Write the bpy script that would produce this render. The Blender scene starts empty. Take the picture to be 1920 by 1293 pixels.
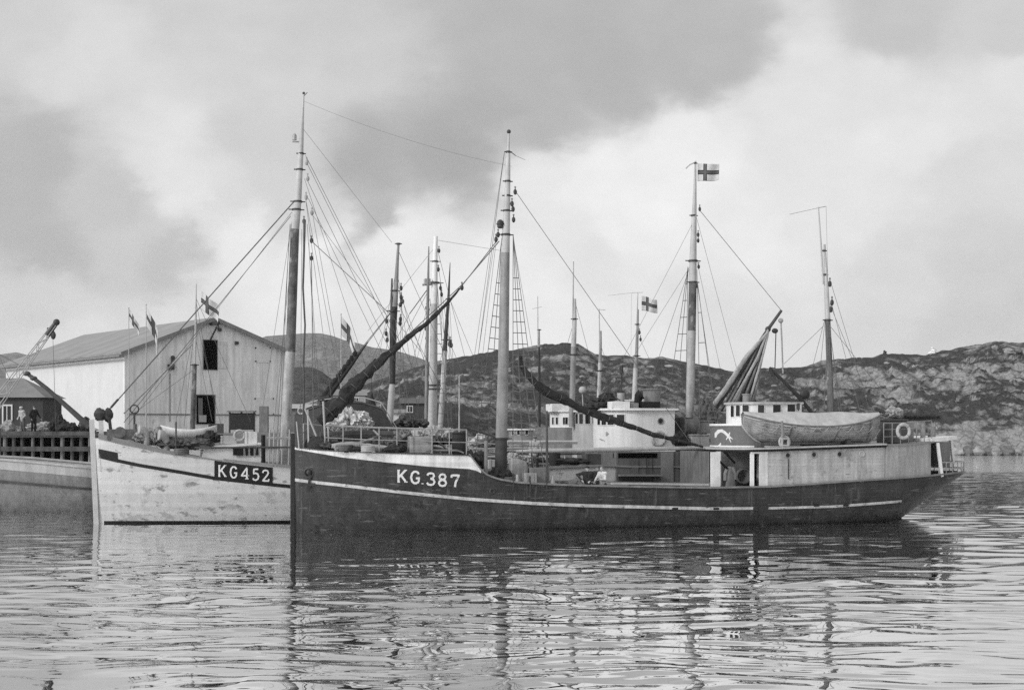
import bpy, math, random
import numpy as np
from mathutils import Vector, Matrix
R = math.radians
rnd = random.Random(7)
SC = bpy.context.scene
COL = SC.collection

# ------------------------------------------------------------------ camera numbers (a 50 mm lens, eye 4.5 m over the water)
F, EYE, CX, HY = 2667.0, 4.5, 960.0, 804.0
def wp(px, py, Y):
    return Vector(((px-CX)/F*Y, Y, EYE+(HY-py)/F*Y))

# ------------------------------------------------------------------ mesh builder
class MB:
    def __init__(s):
        s.v = []; s.f = []; s.m = []; s.mi = 0
    def add(s, vs, fs):
        b = len(s.v); s.v.extend(tuple(v) for v in vs)
        for f in fs:
            s.f.append(tuple(b+i for i in f)); s.m.append(s.mi)
    def box(s, c, size, rz=0.0, tilt=None):
        hx, hy, hz = size[0]/2, size[1]/2, size[2]/2
        M = Matrix.Rotation(rz, 3, 'Z')
        if tilt is not None: M = tilt
        vs = [Vector(c)+M @ Vector((x*hx, y*hy, z*hz)) for x in (-1, 1) for y in (-1, 1) for z in (-1, 1)]
        s.add(vs, [(0,1,3,2),(4,6,7,5),(0,4,5,1),(2,3,7,6),(0,2,6,4),(1,5,7,3)])
    def beam(s, a, b, w, h):
        a = Vector(a); b = Vector(b); d = (b-a)
        if d.length < 1e-6: return
        x = d.normalized(); up = Vector((0,0,1)) if abs(x.z) < .95 else Vector((0,1,0))
        y = up.cross(x).normalized(); z = x.cross(y)
        M = Matrix((x, y, z)).transposed()
        s.box((a+b)/2, (d.length, w, h), tilt=M)
    def loft(s, rings, closed=True, cap=True):
        n = len(rings[0]); vs = [p for r in rings for p in r]; fs = []
        for i in range(len(rings)-1):
            for j in range(n if closed else n-1):
                k = (j+1) % n
                fs.append((i*n+j, i*n+k, (i+1)*n+k, (i+1)*n+j))
        if cap and closed:
            fs.append(tuple(reversed(range(n)))); fs.append(tuple((len(rings)-1)*n+j for j in range(n)))
        s.add(vs, fs)
    def tube(s, pts, r, seg=8, cap=True, flat=1.0):
        pts = [Vector(p) for p in pts]; n = len(pts)
        rr = r if isinstance(r, (list, tuple)) else [r]*n
        T = []
        for i in range(n):
            d = pts[min(i+1, n-1)]-pts[max(i-1, 0)]
            T.append(d.normalized() if d.length > 1e-9 else Vector((0,0,1)))
        up = Vector((0,1,0)) if abs(T[0].y) < .9 else Vector((1,0,0))
        u = T[0].cross(up).normalized(); rings = []
        for i in range(n):
            u = (u-T[i]*u.dot(T[i])).normalized(); w = T[i].cross(u)
            rings.append([pts[i]+(u*math.cos(2*math.pi*k/seg)+w*math.sin(2*math.pi*k/seg)*flat)*rr[i] for k in range(seg)])
        s.loft(rings, True, cap)
    def capsule(s, a, b, r0, r1, seg=10):
        a = Vector(a); b = Vector(b); d = b-a
        d = d.normalized() if d.length > 1e-6 else Vector((0,0,1))
        P = []; Q = []
        for t in (-.98, -.8, -.45): P.append(a+d*r0*t); Q.append(r0*math.sqrt(1-t*t))
        P += [a, b]; Q += [r0, r1]
        for t in (.45, .8, .98): P.append(b+d*r1*t); Q.append(r1*math.sqrt(1-t*t))
        s.tube(P, Q, seg)
    def ball(s, c, r, sc=(1,1,1), nu=12, nv=8, rough=0, seed=0, M=None):
        rg = random.Random(seed); c = Vector(c); rings = []
        for i in range(nv+1):
            th = math.pi*(i+.02)/(nv+.04); ring = []
            for j in range(nu):
                ph = 2*math.pi*j/nu
                k = r*(1+rough*rg.uniform(-1, 1))
                p = Vector((math.sin(th)*math.cos(ph)*k*sc[0], math.sin(th)*math.sin(ph)*k*sc[1], math.cos(th)*k*sc[2]))
                ring.append(c+(M @ p if M else p))
            rings.append(ring)
        s.loft(rings)
    def torus(s, c, R0, r, ax=(0,1,0), seg=20, sg=8):
        ax = Vector(ax).normalized(); up = Vector((0,0,1)) if abs(ax.z) < .9 else Vector((1,0,0))
        u = ax.cross(up).normalized(); w = ax.cross(u); rings = []
        for i in range(seg):
            a = 2*math.pi*i/seg; d = u*math.cos(a)+w*math.sin(a)
            rings.append([Vector(c)+d*(R0+r*math.cos(2*math.pi*k/sg))+ax*r*math.sin(2*math.pi*k/sg) for k in range(sg)])
        rings.append(rings[0]); s.loft(rings, True, False)
    def prism(s, poly, z0, z1):
        n = len(poly)
        f0 = z0 if callable(z0) else (lambda x, y: z0)
        f1 = z1 if callable(z1) else (lambda x, y: z1)
        lo = [(x, y, f0(x, y)) for x, y in poly]; hi = [(x, y, f1(x, y)) for x, y in poly]
        s.loft([lo, hi])
    def build(s, name, mat, parent=None, loc=None, rz=0.0, bevel=0, angle=38, mods=()):
        me = bpy.data.meshes.new(name)
        me.from_pydata(s.v, [], s.f)
        mats = mat if isinstance(mat, (list, tuple)) else [mat]
        for m in mats: me.materials.append(m)
        if len(mats) > 1: me.polygons.foreach_set('material_index', s.m)
        me.polygons.foreach_set('use_smooth', [True]*len(me.polygons))
        me.update()
        me.set_sharp_from_angle(angle=R(angle))
        o = bpy.data.objects.new(name, me); COL.objects.link(o)
        if parent: o.parent = parent
        if loc is not None: o.location = loc
        o.rotation_euler = (0, 0, rz)
        if bevel:
            b = o.modifiers.new('Bevel', 'BEVEL'); b.width = bevel; b.segments = 2; b.limit_method = 'ANGLE'
        return o

def tag(o, label=None, cat=None, group=None, kind=None):
    if label: o['label'] = label
    if cat: o['category'] = cat
    if group: o['group'] = group
    if kind: o['kind'] = kind
    return o
def empty(name, loc, rz, label, cat, group=None):
    o = bpy.data.objects.new(name, None); COL.objects.link(o)
    o.empty_display_size = .5; o.location = loc; o.rotation_euler = (0, 0, rz)
    return tag(o, label, cat, group)

# ------------------------------------------------------------------ materials: a black-and-white world, so every colour is a grey
MATS = {}
def lk(nt, a, b): nt.links.new(a, b)
def gm(name, v, rough=.75, var=.22, scale=2.5, streak=0.0, planks=0.0, pax='Z', wear=None, wear2=None, wear3=None, bump=.0, spec=.35, seam=.7, metal=0):
    if name in MATS: return MATS[name]
    m = bpy.data.materials.new(name); m.use_nodes = True; nt = m.node_tree
    b = nt.nodes['Principled BSDF']; b.inputs['Roughness'].default_value = rough
    b.inputs['Specular IOR Level'].default_value = spec; b.inputs['Metallic'].default_value = metal
    tc = nt.nodes.new('ShaderNodeTexCoord')
    def noise(sc, vec=None, det=6, ro=.6):
        n = nt.nodes.new('ShaderNodeTexNoise'); n.inputs['Scale'].default_value = sc; n.inputs['Detail'].default_value = det; n.inputs['Roughness'].default_value = ro
        src = tc.outputs['Object']
        if vec is not None:
            mp = nt.nodes.new('ShaderNodeMapping'); mp.inputs['Scale'].default_value = vec; lk(nt, src, mp.inputs['Vector']); src = mp.outputs['Vector']
        lk(nt, src, n.inputs['Vector']); return n.outputs['Fac']
    def mr(x, a, bb, c, d):
        n = nt.nodes.new('ShaderNodeMapRange'); lk(nt, x, n.inputs['Value'])
        for k, q in zip(('From Min','From Max','To Min','To Max'), (a, bb, c, d)): n.inputs[k].default_value = q
        return n.outputs['Result']
    def ma(op, a, c):
        n = nt.nodes.new('ShaderNodeMath'); n.operation = op
        for i, q in enumerate((a, c)):
            if isinstance(q, (int, float)): n.inputs[i].default_value = q
            else: lk(nt, q, n.inputs[i])
        return n.outputs[0]
    val = ma('MULTIPLY', mr(noise(scale), .3, .7, 1-var, 1+var), v)
    val = ma('MULTIPLY', val, mr(noise(scale*9, det=3), .3, .7, 1-var*.45, 1+var*.45))
    if streak: val = ma('MULTIPLY', val, mr(noise(2.2, (1.6, 1.6, .16)), .42, .66, 1.0, 1-streak))
    if planks:
        sp = nt.nodes.new('ShaderNodeSeparateXYZ'); lk(nt, tc.outputs['Object'], sp.inputs[0])
        c = sp.outputs[pax]
        fr = ma('FRACT', ma('DIVIDE', ma('ADD', c, 100.0), planks), 0)
        line = ma('LESS_THAN', fr, .09)
        val = ma('MULTIPLY', val, mr(line, 0, 1, 1, seam))
        idx = ma('FLOOR', ma('DIVIDE', ma('ADD', c, 100.0), planks), 0)
        wn = nt.nodes.new('ShaderNodeTexWhiteNoise'); wn.noise_dimensions = '1D'; lk(nt, idx, wn.inputs['W'])
        val = ma('MULTIPLY', val, mr(wn.outputs['Value'], 0, 1, .92, 1.08))
    for wq in (wear, wear2, wear3):
        if not wq: continue
        wv, th, sc, vec = wq
        mask = mr(noise(sc, vec, 8, .65), th, th+.05, 0, 1)
        mx = nt.nodes.new('ShaderNodeMix'); mx.data_type = 'FLOAT'
        lk(nt, mask, mx.inputs[0]); lk(nt, val, mx.inputs[2]); mx.inputs[3].default_value = wv
        val = mx.outputs[0]
    cb = nt.nodes.new('ShaderNodeCombineColor')
    for k in range(3): lk(nt, val, cb.inputs[k])
    lk(nt, cb.outputs[0], b.inputs['Base Color'])
    if bump:
        bp = nt.nodes.new('ShaderNodeBump'); bp.inputs['Strength'].default_value = bump; bp.inputs['Distance'].default_value = .05
        lk(nt, noise(scale*4), bp.inputs['Height']); lk(nt, bp.outputs['Normal'], b.inputs['Normal'])
    MATS[name] = m
    return m

hull_dark = gm('dark_hull_paint', .029, .5, .45, 1.2, streak=.45, planks=.19, seam=1.5, wear=(.10, .60, 2.6, (.4, .4, 3.4)), wear2=(.012, .60, 1.6, (.8, .8, .9)), wear3=(.062, .60, 2.6, (1.6, 1.6, .16)))  # paler seams stand for plank highlights; pale wear is scuffs plus ripple light
hull_white = gm('white_hull_paint', .43, .55, .06, .8, streak=.10, planks=.21, seam=.94, wear=(.18, .575, 1.5, (.8, .8, 1.5)), wear2=(.30, .57, .8, (1, 1, 1.4)))
hull_grey = gm('grey_hull_paint', .36, .6, .18, 1.0, streak=.25, planks=.22, seam=.88)
hull_mid = gm('mid_hull_paint', .12, .6, .2, 1.0, streak=.25, planks=.22)
white = gm('white_paint', .66, .5, .07, 2.0, streak=.12)
white_worn = gm('worn_white_paint', .58, .6, .12, 1.5, streak=.2, wear=(.2, .69, 3.0, (1, 1, 4)))
pale_wall = gm('pale_plank_wall', .37, .65, .14, 1.0, streak=.32, planks=.15, seam=.8, wear=(.10, .625, 3.2, (.55, .55, 4.5)), wear2=(.2, .6, .9, (1, 1, 1)))
pale_wall2 = gm('pale_sheet_wall', .29, .6, .18, .8, streak=.4, planks=.75, pax='X', seam=.86)
grey_paint = gm('grey_paint', .13, .55, .15, 1.2, streak=.2)
grey_mid = gm('mid_grey_paint', .20, .6, .18, 1.2, streak=.2)
grey_lt = gm('light_grey_paint', .36, .6, .14, 1.5, streak=.18)
deck_wood = gm('deck_planks', .17, .8, .25, 1.5, planks=.14, pax='Y')
mast_pale = gm('pale_mast_wood', .40, .6, .15, 1.5, streak=.2)
mast_mid = gm('mid_mast_wood', .24, .65, .22, 1.5, streak=.3)
mast_dark = gm('dark_mast_wood', .10, .7, .45, 2.0, streak=.3, wear=(.22, .56, 2.6, (1, 1, .5)))
spar = gm('spar_wood', .26, .65, .2, 1.5)
black = gm('black_paint', .013, .6, .2, 2.0, spec=.15)
void = gm('painted_shade_black', .004, .9, .1, 2.0, spec=0)  # near-black colour standing in for shade inside openings and hollows
iron = gm('dark_iron', .035, .55, .35, 6.0)
steel = gm('galvanised_iron', .30, .5, .2, 6.0)
rope = gm('rope', .10, .9, .3, 6.0)
rope_lt = gm('pale_rope', .30, .9, .2, 6.0)
sail_dark = gm('tanned_sail', .022, .9, .45, 3.0, bump=.6)
sail_pale = gm('pale_sail', .36, .9, .2, 1.3, streak=.25, bump=.3)
canvas = gm('canvas', .30, .9, .2, 2.0, bump=.4)
canvas_lt = gm('light_canvas', .48, .9, .15, 2.0, bump=.4)
glass = gm('dark_glass', .01, .12, .2, 1.0, spec=.35)
wood_box = gm('box_wood', .22, .8, .25, 3.0, planks=.13)
wood_dark = gm('dark_timber', .06, .85, .35, 2.0)
wood_mid = gm('grey_timber', .16, .85, .3, 2.0)
letter_white = gm('lettering_white', .56, .6, .15, 5.0, wear=(.12, .61, 5.0, None))
skin_m = gm('skin', .34, .6, .1, 8)
cloth_dark = gm('dark_cloth', .022, .9, .3, 8)
cloth_mid = gm('mid_cloth', .09, .9, .25, 8)
cloth_lt = gm('light_wool', .55, .9, .12, 10, bump=.3)
net = gm('net', .03, .95, .5, 9, bump=.8)
rubber = gm('rubber', .02, .8, .2, 5)

# ------------------------------------------------------------------ boats: a frame, a hull form, helpers that work in the boat's own axes
class Boat:
    """x = metres aft of the stem, y = across (negative towards the camera side), z = up from the waterline."""
    def __init__(s, ox, oy, yaw, L, B, label, sheer_px=None, sheer=None, bowlen=12.0, aftlen=8.2, bul=.85, run=(28.9, 2.25), group='fishing boats moored side by side', name='fishing_boat', bpow=(2.2, .75)):
        s.ox, s.oy, s.yaw, s.L, s.hw = ox, oy, R(yaw), L, B/2
        s.cs, s.sn = math.cos(s.yaw), math.sin(s.yaw)
        s.bowlen, s.aftlen, s.bul = bowlen, aftlen, bul; s.bpow = bpow
        s.s_run = run[0]
        s.root = empty(name, (ox, oy, 0), s.yaw, label, 'boat', group)
        if sheer_px:
            ks = []
            for px, py in sheer_px:
                l = -2.0
                for _ in range(25):
                    q = s.loc(px, py, l); l = .5*l-.5*s.hb(q.x)
                ks.append((q.x, q.z))
            if sheer: ks += sheer
        else: ks = sheer
        ks.sort(); s.kx = [k[0] for k in ks]; s.kz = [k[1] for k in ks]
    def loc(s, px, py, l):
        dx = (px-CX)/F; dz = (HY-py)/F
        Y = (l-s.ox*s.sn+s.oy*s.cs)/(s.cs-dx*s.sn)
        return Vector(((dx*Y-s.ox)*s.cs+(Y-s.oy)*s.sn, l, EYE+dz*Y))
    def world(s, p):
        return Vector((s.ox+p[0]*s.cs-p[1]*s.sn, s.oy+p[0]*s.sn+p[1]*s.cs, p[2]))
    def pix(s, p):
        w = s.world(p); return CX+F*w.x/w.y, HY-F*(w.z-EYE)/w.y
    def hb(s, x):
        x = min(max(x, 0.0), s.L)
        r = 1.0
        if x < s.bowlen: r = (1-(1-x/s.bowlen)**s.bpow[0])**s.bpow[1]
        a = s.L-s.aftlen
        if x > a: r = min(r, math.sqrt(max(0, 1-((x-a)/s.aftlen)**2)))
        return max(.02, s.hw*r)
    def zs(s, x): return float(np.interp(x, s.kx, s.kz))
    def zk(s, x):
        if x <= s.s_run: return -1.2
        return -1.2+(s.zs(s.L)+1.2-.12)*((x-s.s_run)/(s.L-s.s_run))
    def pw(s, x):
        t = min(1, x/10.0); a = min(1, max(0, (s.L-x)/9.0))
        return 1.25+2.6*min(t, a)
    def b(s, x, z):
        zk, zt = s.zk(x), s.zs(x); t = min(1.0, max(0.0, (z-zk)/max(.05, zt-zk)))
        return s.hb(x)*(1-(1-t)**s.pw(x))
    def solve(s, px, py):
        l = -2.0
        for _ in range(40):
            q = s.loc(px, py, l); l = .6*l-.4*s.b(q.x, q.z)
        return q
    rake = 0.0
    def rk(s, x, z): return x-s.rake*max(0, z)/5*max(0, 1-x/4)
    def hull(s, mat, deck=deck_wood, n=90, m=16, deckz=None):
        xs = [s.L*(i/n) for i in range(n+1)]
        xs = sorted(set(xs+[.1, .25, s.L-.1, s.L-.03]+[x for x in s.kx if 0 < x < s.L]))
        mb = MB()
        for sd in (-1, 1):
            rows = []
            for x in xs:
                zk, zt = s.zk(x), s.zs(x)
                rows.append([(s.rk(x, zk+(zt-zk)*j/m), sd*max(.0, s.b(x, zk+(zt-zk)*j/m)) if 0 < x < s.L else sd*.02, zk+(zt-zk)*j/m) for j in range(m+1)])
            if sd > 0: rows = rows[::-1]
            mb.loft(rows, closed=False, cap=False)
        mb.build('hull', mat, s.root, angle=50)
        dz = deckz or (lambda x: s.zs(x)-s.bul)
        db = MB(); rows = []
        for x in xs:
            z = dz(x); w = max(.01, s.b(x, z)-.02)
            rows.append([(x, -w, z), (x, 0, z+.06), (x, w, z)])
        db.loft(rows, closed=False, cap=False)
        db.build('deck', deck, s.root)
    def rail(s, mat, x0=.0, x1=None, w=.2, h=.08, dz=.04, name='cap_rail', zf=None, n=80):
        x1 = s.L if x1 is None else x1; zf = zf or s.zs
        mb = MB()
        for sd in (-1, 1):
            rings = []
            for i in range(n+1):
                x = x0+(x1-x0)*i/n; z = zf(x)+dz; y = s.hb(x)
                rings.append([(x, sd*(y-w*.55), z-h/2), (x, sd*(y+w*.45), z-h/2), (x, sd*(y+w*.45), z+h/2), (x, sd*(y-w*.55), z+h/2)])
            mb.loft(rings)
        return mb.build(name, mat, s.root)
    def band(s, lo, hi, mat, name, off=.03, both=True, zcut=None, n=60):
        """a strip of planking or paint lying on the hull side between two lines picked on the photograph"""
        def keys(k):
            q = [s.solve(*p) for p in k]; return [a.x for a in q], [a.z for a in q]
        lx, lz = keys(lo); hx, hz = keys(hi)
        x0, x1 = max(lx[0], hx[0], .02), min(lx[-1], hx[-1])
        return s.strip(x0, x1, lambda x: float(np.interp(x, lx, lz)), lambda x: float(np.interp(x, hx, hz)), mat, name, off, both, n)
    def strip(s, x0, x1, zl, zh, mat, name, off, both=True, n=60, m=3):
        mb = MB()
        for sd in ((-1, 1) if both else (-1,)):
            rows = []
            for i in range(n+1):
                x = x0+(x1-x0)*i/n; a, c = zl(x), zh(x); row = []
                row.append((s.rk(x, a), sd*max(0, s.b(x, a)-.05), a))
                for j in range(m+1):
                    z = a+(c-a)*j/m; row.append((s.rk(x, z), sd*(s.b(x, z)+off), z))
                row.append((s.rk(x, c), sd*max(0, s.b(x, c)-.05), c))
                rows.append(row)
            mb.loft(rows, closed=True)
        return mb.build(name, mat, s.root)
    def P(s, p):
        return s.loc(*p) if len(p) == 3 and p[0] > 120 else Vector(p)
    def line(s, a, b, r=.014, mat=None, name='stay', sag=0.0, n=1, parent=None):
        a, b = s.loc(*a), s.loc(*b); pts = []
        k = max(n, 8 if sag else 1)
        for i in range(k+1):
            t = i/k; p = a.lerp(b, t); p.z -= sag*4*t*(1-t); pts.append(p)
        mb = MB(); mb.tube(pts, r, 5)
        return mb.build(name, mat or rope, parent or s.root)
    def mast(s, pts, l, radii, mats, cuts=(), name='mast', seg=12):
        """pts picked down the mast; cuts = indices where the paint changes"""
        mb = MB(); P = [s.loc(px, py, l) for px, py in pts]
        bounds = [0]+list(cuts)+[len(P)-1]
        for k in range(len(bounds)-1):
            mb.mi = k
            mb.tube(P[bounds[k]:bounds[k+1]+1], radii[bounds[k]:bounds[k+1]+1], seg)
        return mb.build(name, mats, s.root)
    def ring(s, px, py, l, r, parent, mat=None, name='mast_band', h=.09):
        p = s.loc(px, py, l); mb = MB()
        mb.tube([p-Vector((0,0,h/2)), p+Vector((0,0,h/2))], r, 12)
        mb.beam(p+Vector((-r*1.7, 0, 0)), p+Vector((r*1.7, 0, 0)), .05, .05)
        return mb.build(name, mat or iron, parent)
    def block(s, px, py, l, parent=None, r=.12, mat=None, name='pulley_block'):
        p = s.loc(px, py, l); mb = MB()
        mb.ball(p, r, (.75, .5, 1.15), 10, 6); mb.tube([p+Vector((0,0,r)), p+Vector((0,0,r*1.9))], r*.18, 5)
        mb.torus(p+Vector((0,0,r*1.9)), r*.28, r*.1, (0,1,0), 10, 5)
        return mb.build(name, mat or iron, parent or s.root)
    def ladder(s, top, feet, n0, n1, pitch=.5, name='shroud_ladder', r=.016):
        """shrouds from one point at the mast to several chainplates, with ratlines"""
        mb = MB(); T = s.loc(*top); Fs = [Vector(f) for f in feet]
        for f in Fs: mb.tube([T, f], r, 5)
        L = (T-Fs[0]).length; k = int(L/pitch)
        for i in range(1, k):
            t = i/k
            if n0 <= t <= n1: mb.tube([T.lerp(Fs[0], t), T.lerp(Fs[-1], t)], .020, 5)
        return mb.build(name, rope, s.root)

def house_outline(x0, x1, hw, rnd_len, n=14, back=0.0):
    """plan of a deckhouse with a rounded front: starts at the near after corner"""
    pts = [(x1, -hw)]
    for i in range(n+1):
        a = -math.pi/2+math.pi*i/n
        pts.append((x0+rnd_len-math.cos(a)*rnd_len, hw*math.sin(a)))
    pts.append((x1, hw))
    return pts
def grow(out, d):
    """outline pushed outwards by d (a rounded-front plan)"""
    cx = sum(p[0] for p in out)/len(out); res = []
    n = len(out)
    for i in range(n):
        a = Vector(out[i-1]); b = Vector(out[(i+1) % n]); t = (b-a).normalized(); nn = Vector((t.y, -t.x))
        c = Vector(out[i]);
        if (c+nn*.01-Vector((cx, 0))).length < (c-nn*.01-Vector((cx, 0))).length: nn = -nn
        res.append(tuple(c+nn*d))
    return res
class OutlineMap:
    """finds the spot of a house side that shows at a given column of the photograph"""
    def __init__(s, bt, out):
        s.bt = bt; D = []
        for i in range(len(out)-1):
            a, b = Vector(out[i]), Vector(out[i+1])
            for k in range(12): D.append(a.lerp(b, k/12))
        D.append(Vector(out[-1]))
        px = [bt.pix((p.x, p.y, 4.0))[0] for p in D]
        n = int(np.argmin(px)); s.D = D[:n+1]; s.px = px[:n+1]
    def at(s, px):
        D, P = s.D, s.px
        # px falls monotonically from the after corner to the front
        t = float(np.interp(-px, [-q for q in P], range(len(P)))); i = min(int(t), len(D)-2); t -= i
        p = D[i].lerp(D[i+1], t); tg = (D[i+1]-D[i]).normalized(); nn = Vector((tg.y, -tg.x))
        if nn.dot(Vector((-.4, -1))) < 0: nn = -nn
        return p, nn
    def on(s, px, py, off):
        p, nn = s.at(px); w = s.bt.world((p.x, p.y, 0)); q = p+nn*off
        return Vector((q.x, q.y, EYE+(HY-py)/F*w.y))
def patch(bt, out, px0, px1, py0, py1, mat, name, parent, off=.012, thick=.03, n=8):
    """a panel (window, badge) that lies on a house side; its extent is picked on the photograph"""
    om = OutlineMap(bt, out); mb = MB(); rows = []
    for i in range(n+1):
        px = px1+(px0-px1)*i/n
        rows.append([om.on(px, py1, off), om.on(px, py1, off+thick), om.on(px, py0, off+thick), om.on(px, py0, off)])
    mb.loft(rows)
    return mb.build(name, mat, parent)
def ribbon_on(bt, out, strokes, mat, name, parent, off=.012):
    """painted strokes on a house side: each a list of (px, py, width px)"""
    om = OutlineMap(bt, out); mb = MB(); lift = 0
    for st in strokes:
        L = []; Q = []; lift += .0006
        for i, (x, y, w) in enumerate(st):
            a = st[max(0, i-1)]; c = st[min(len(st)-1, i+1)]
            t = Vector((c[0]-a[0], c[1]-a[1])).normalized(); nn = Vector((-t.y, t.x))*w*.5
            L.append(om.on(x+nn.x, y+nn.y, off+lift)); Q.append(om.on(x-nn.x, y-nn.y, off+lift))
        n = len(L); mb.add(L+Q, [(i, i+1, n+i+1, n+i) for i in range(n-1)])
    return mb.build(name, mat, parent)
def window(bt, out, px0, px1, py0, py1, parent, frame=1.4, fm=None, name='window'):
    f = patch(bt, out, px0-frame, px1+frame, py0-frame, py1+frame, fm or white, name, parent, .004, .03)
    patch(bt, out, px0, px1, py0, py1, glass, 'pane', f, .012, .032)
    return f

# stroke lettering on a hull side
GLYPH = {
 'K': [[(0,0),(0,1)], [(.62,1),(.05,.42)], [(.22,.58),(.66,0)], [(-.1,0),(.14,0)], [(-.1,1),(.14,1)], [(.5,1),(.76,1)], [(.52,0),(.8,0)]],
 'G': [[(.66,.78),(.58,.93),(.42,1),(.26,.98),(.1,.82),(.03,.5),(.1,.18),(.26,.02),(.42,0),(.58,.07),(.66,.2),(.66,.42)], [(.42,.43),(.76,.43)]],
 '.': [[(.0,.0),(.0,.08)]],
 '3': [[(.04,.82),(.14,.96),(.34,1),(.54,.94),(.6,.76),(.5,.58),(.3,.53)], [(.3,.53),(.54,.46),(.64,.26),(.55,.07),(.34,0),(.12,.04),(.02,.2)]],
 '8': [[(.33,.54),(.12,.64),(.08,.8),(.18,.96),(.33,1),(.48,.96),(.58,.8),(.54,.64),(.33,.54),(.1,.42),(.03,.24),(.13,.05),(.33,0),(.53,.05),(.63,.24),(.56,.42),(.33,.54)]],
 '7': [[(.02,.8),(.02,1),(.64,1),(.36,.42),(.3,0)]],
 '4': [[(.5,0),(.5,1),(.0,.28),(.72,.28)], [(.34,0),(.66,0)]],
 '5': [[(.58,1),(.14,1),(.1,.58),(.3,.64),(.52,.56),(.62,.34),(.54,.1),(.32,0),(.12,.04),(.03,.18)]],
 '2': [[(.05,.76),(.12,.94),(.32,1),(.52,.95),(.6,.76),(.5,.55),(.05,.04),(.62,.02),(.66,.2)]],
}
def lettering(bt, items, h_px, stroke, mat, name, off, parent):
    """items: (char, px of left foot, py of foot, width px)"""
    mb = MB(); lift = 0
    for ch, px, py, wpx in items:
        for st in GLYPH[ch]:
            lift += .0006
            pts = [Vector((p[0], p[1])) for p in st]
            # densify
            D = []
            for i in range(len(pts)-1):
                k = max(1, int((pts[i+1]-pts[i]).length/.12))
                for j in range(k): D.append(pts[i].lerp(pts[i+1], j/k))
            D.append(pts[-1])
            sx = wpx/.66
            L = []; Rr = []
            for i, p in enumerate(D):
                a = D[max(0, i-1)]; c = D[min(len(D)-1, i+1)]
                t = Vector(((c.x-a.x)*sx, (c.y-a.y)*h_px)).normalized(); nn = Vector((-t.y, t.x))
                thin = .55 if (len(st) == 2 and abs(t.x) > .95 and ch in 'K4') else 1.0
                for lst, sg in ((L, 1), (Rr, -1)):
                    q = Vector((px+p.x*sx, py-p.y*h_px))+Vector((nn.x, -nn.y))*stroke*.5*sg*thin
                    w = bt.solve(q.x, q.y)
                    lst.append((w.x, -(bt.b(w.x, w.z)+off+lift), w.z))
            vs = L+Rr; n = len(L)
            mb.add(vs, [(i, i+1, n+i+1, n+i) for i in range(n-1)])
    return mb.build(name, mat, parent)

def flag(name, label, hoist_top, h, w, droop, dirx, diry, seed=0, group='cross flags on the boats', rag=0.0):
    """white flag with a dark bordered cross; hangs from its hoist at hoist_top, streams along (dirx, diry)"""
    rg = random.Random(seed)
    nx, ny = 26, 16; mb = MB(); vs = []
    d = Vector((dirx, diry, 0)).normalized(); nn = Vector((-d.y, d.x, 0))
    ph = rg.uniform(0, 6)
    for i in range(nx+1):
        u = i/nx
        for j in range(ny+1):
            v = j/ny
            fall = droop*(.8+.2*u)
            p = d*(w*u*math.cos(fall))+Vector((0,0,-w*u*math.sin(fall)))
            up = Vector((0,0,1))*math.cos(fall*rag)+d*math.sin(fall*rag)
            p += -up*h*v*(1-.12*u)
            p += nn*(.16*h*math.sin(u*7+v*1.4+ph)*u**.6)+Vector((0,0,1))*(.05*h*math.sin(u*6+ph+1)*u)
            vs.append(p)
    mb.v = [tuple(v) for v in vs]
    for i in range(nx):
        for j in range(ny):
            k = i*(ny+1)+j
            cx, cy = (i+.5)/nx, (j+.5)/ny
            a = abs(cx-.36)*1.4; b = abs(cy-.5)
            m = min(a, b) if True else 0
            mi = 2 if m < .075 else (1 if m < .14 else 0)
            mb.f.append((k, k+1, k+ny+2, k+ny+1)); mb.m.append(mi)
    o = mb.build(name, [gm('flag_white', .46, .9, .08, 3), gm('flag_border', .03, .9, .1, 3), gm('flag_cross', .08, .9, .1, 3)], None, hoist_top)
    sl = o.modifiers.new('Solidify', 'SOLIDIFY'); sl.thickness = .006
    return tag(o, label, 'flag', group)

# ================================================================== the dark boat in front
A = Boat(-9.76, 63.5, 16.6, 34.3, 6.0, 'dark hulled fishing boat numbered KG.387 with a white stripe, nearest of all',
    sheer_px=[(552,841),(600,849),(640,856),(720,865),(800,873),(880,878),(893,881),(905,887),(918,893),(935,899),(970,905),(1040,909),(1100,911),(1200,913),(1330,915),(1440,913),(1520,908),(1600,902),(1680,897),(1745,892),(1790,887)])
def edge(bt, px, py):
    l = -2.0
    for _ in range(30):
        q = bt.loc(px, py, l); l = .5*l-.5*bt.hb(q.x)
    return q
def edge_fn(bt, keys):
    q = [edge(bt, *k) for k in keys]; X = [a.x for a in q]; Z = [a.z for a in q]
    return X, (lambda x: float(np.interp(x, X, Z)))
fx, ftop = edge_fn(A, [(552,838),(600,843),(650,846),(700,848),(800,851),(860,852.5),(880,853),(893,870),(905,886)])
xf_end = edge(A, 882, 853).x
A.hull(hull_dark, deckz=lambda x: A.zs(x)-.85 if x > xf_end-.3 else 1.2)
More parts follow.
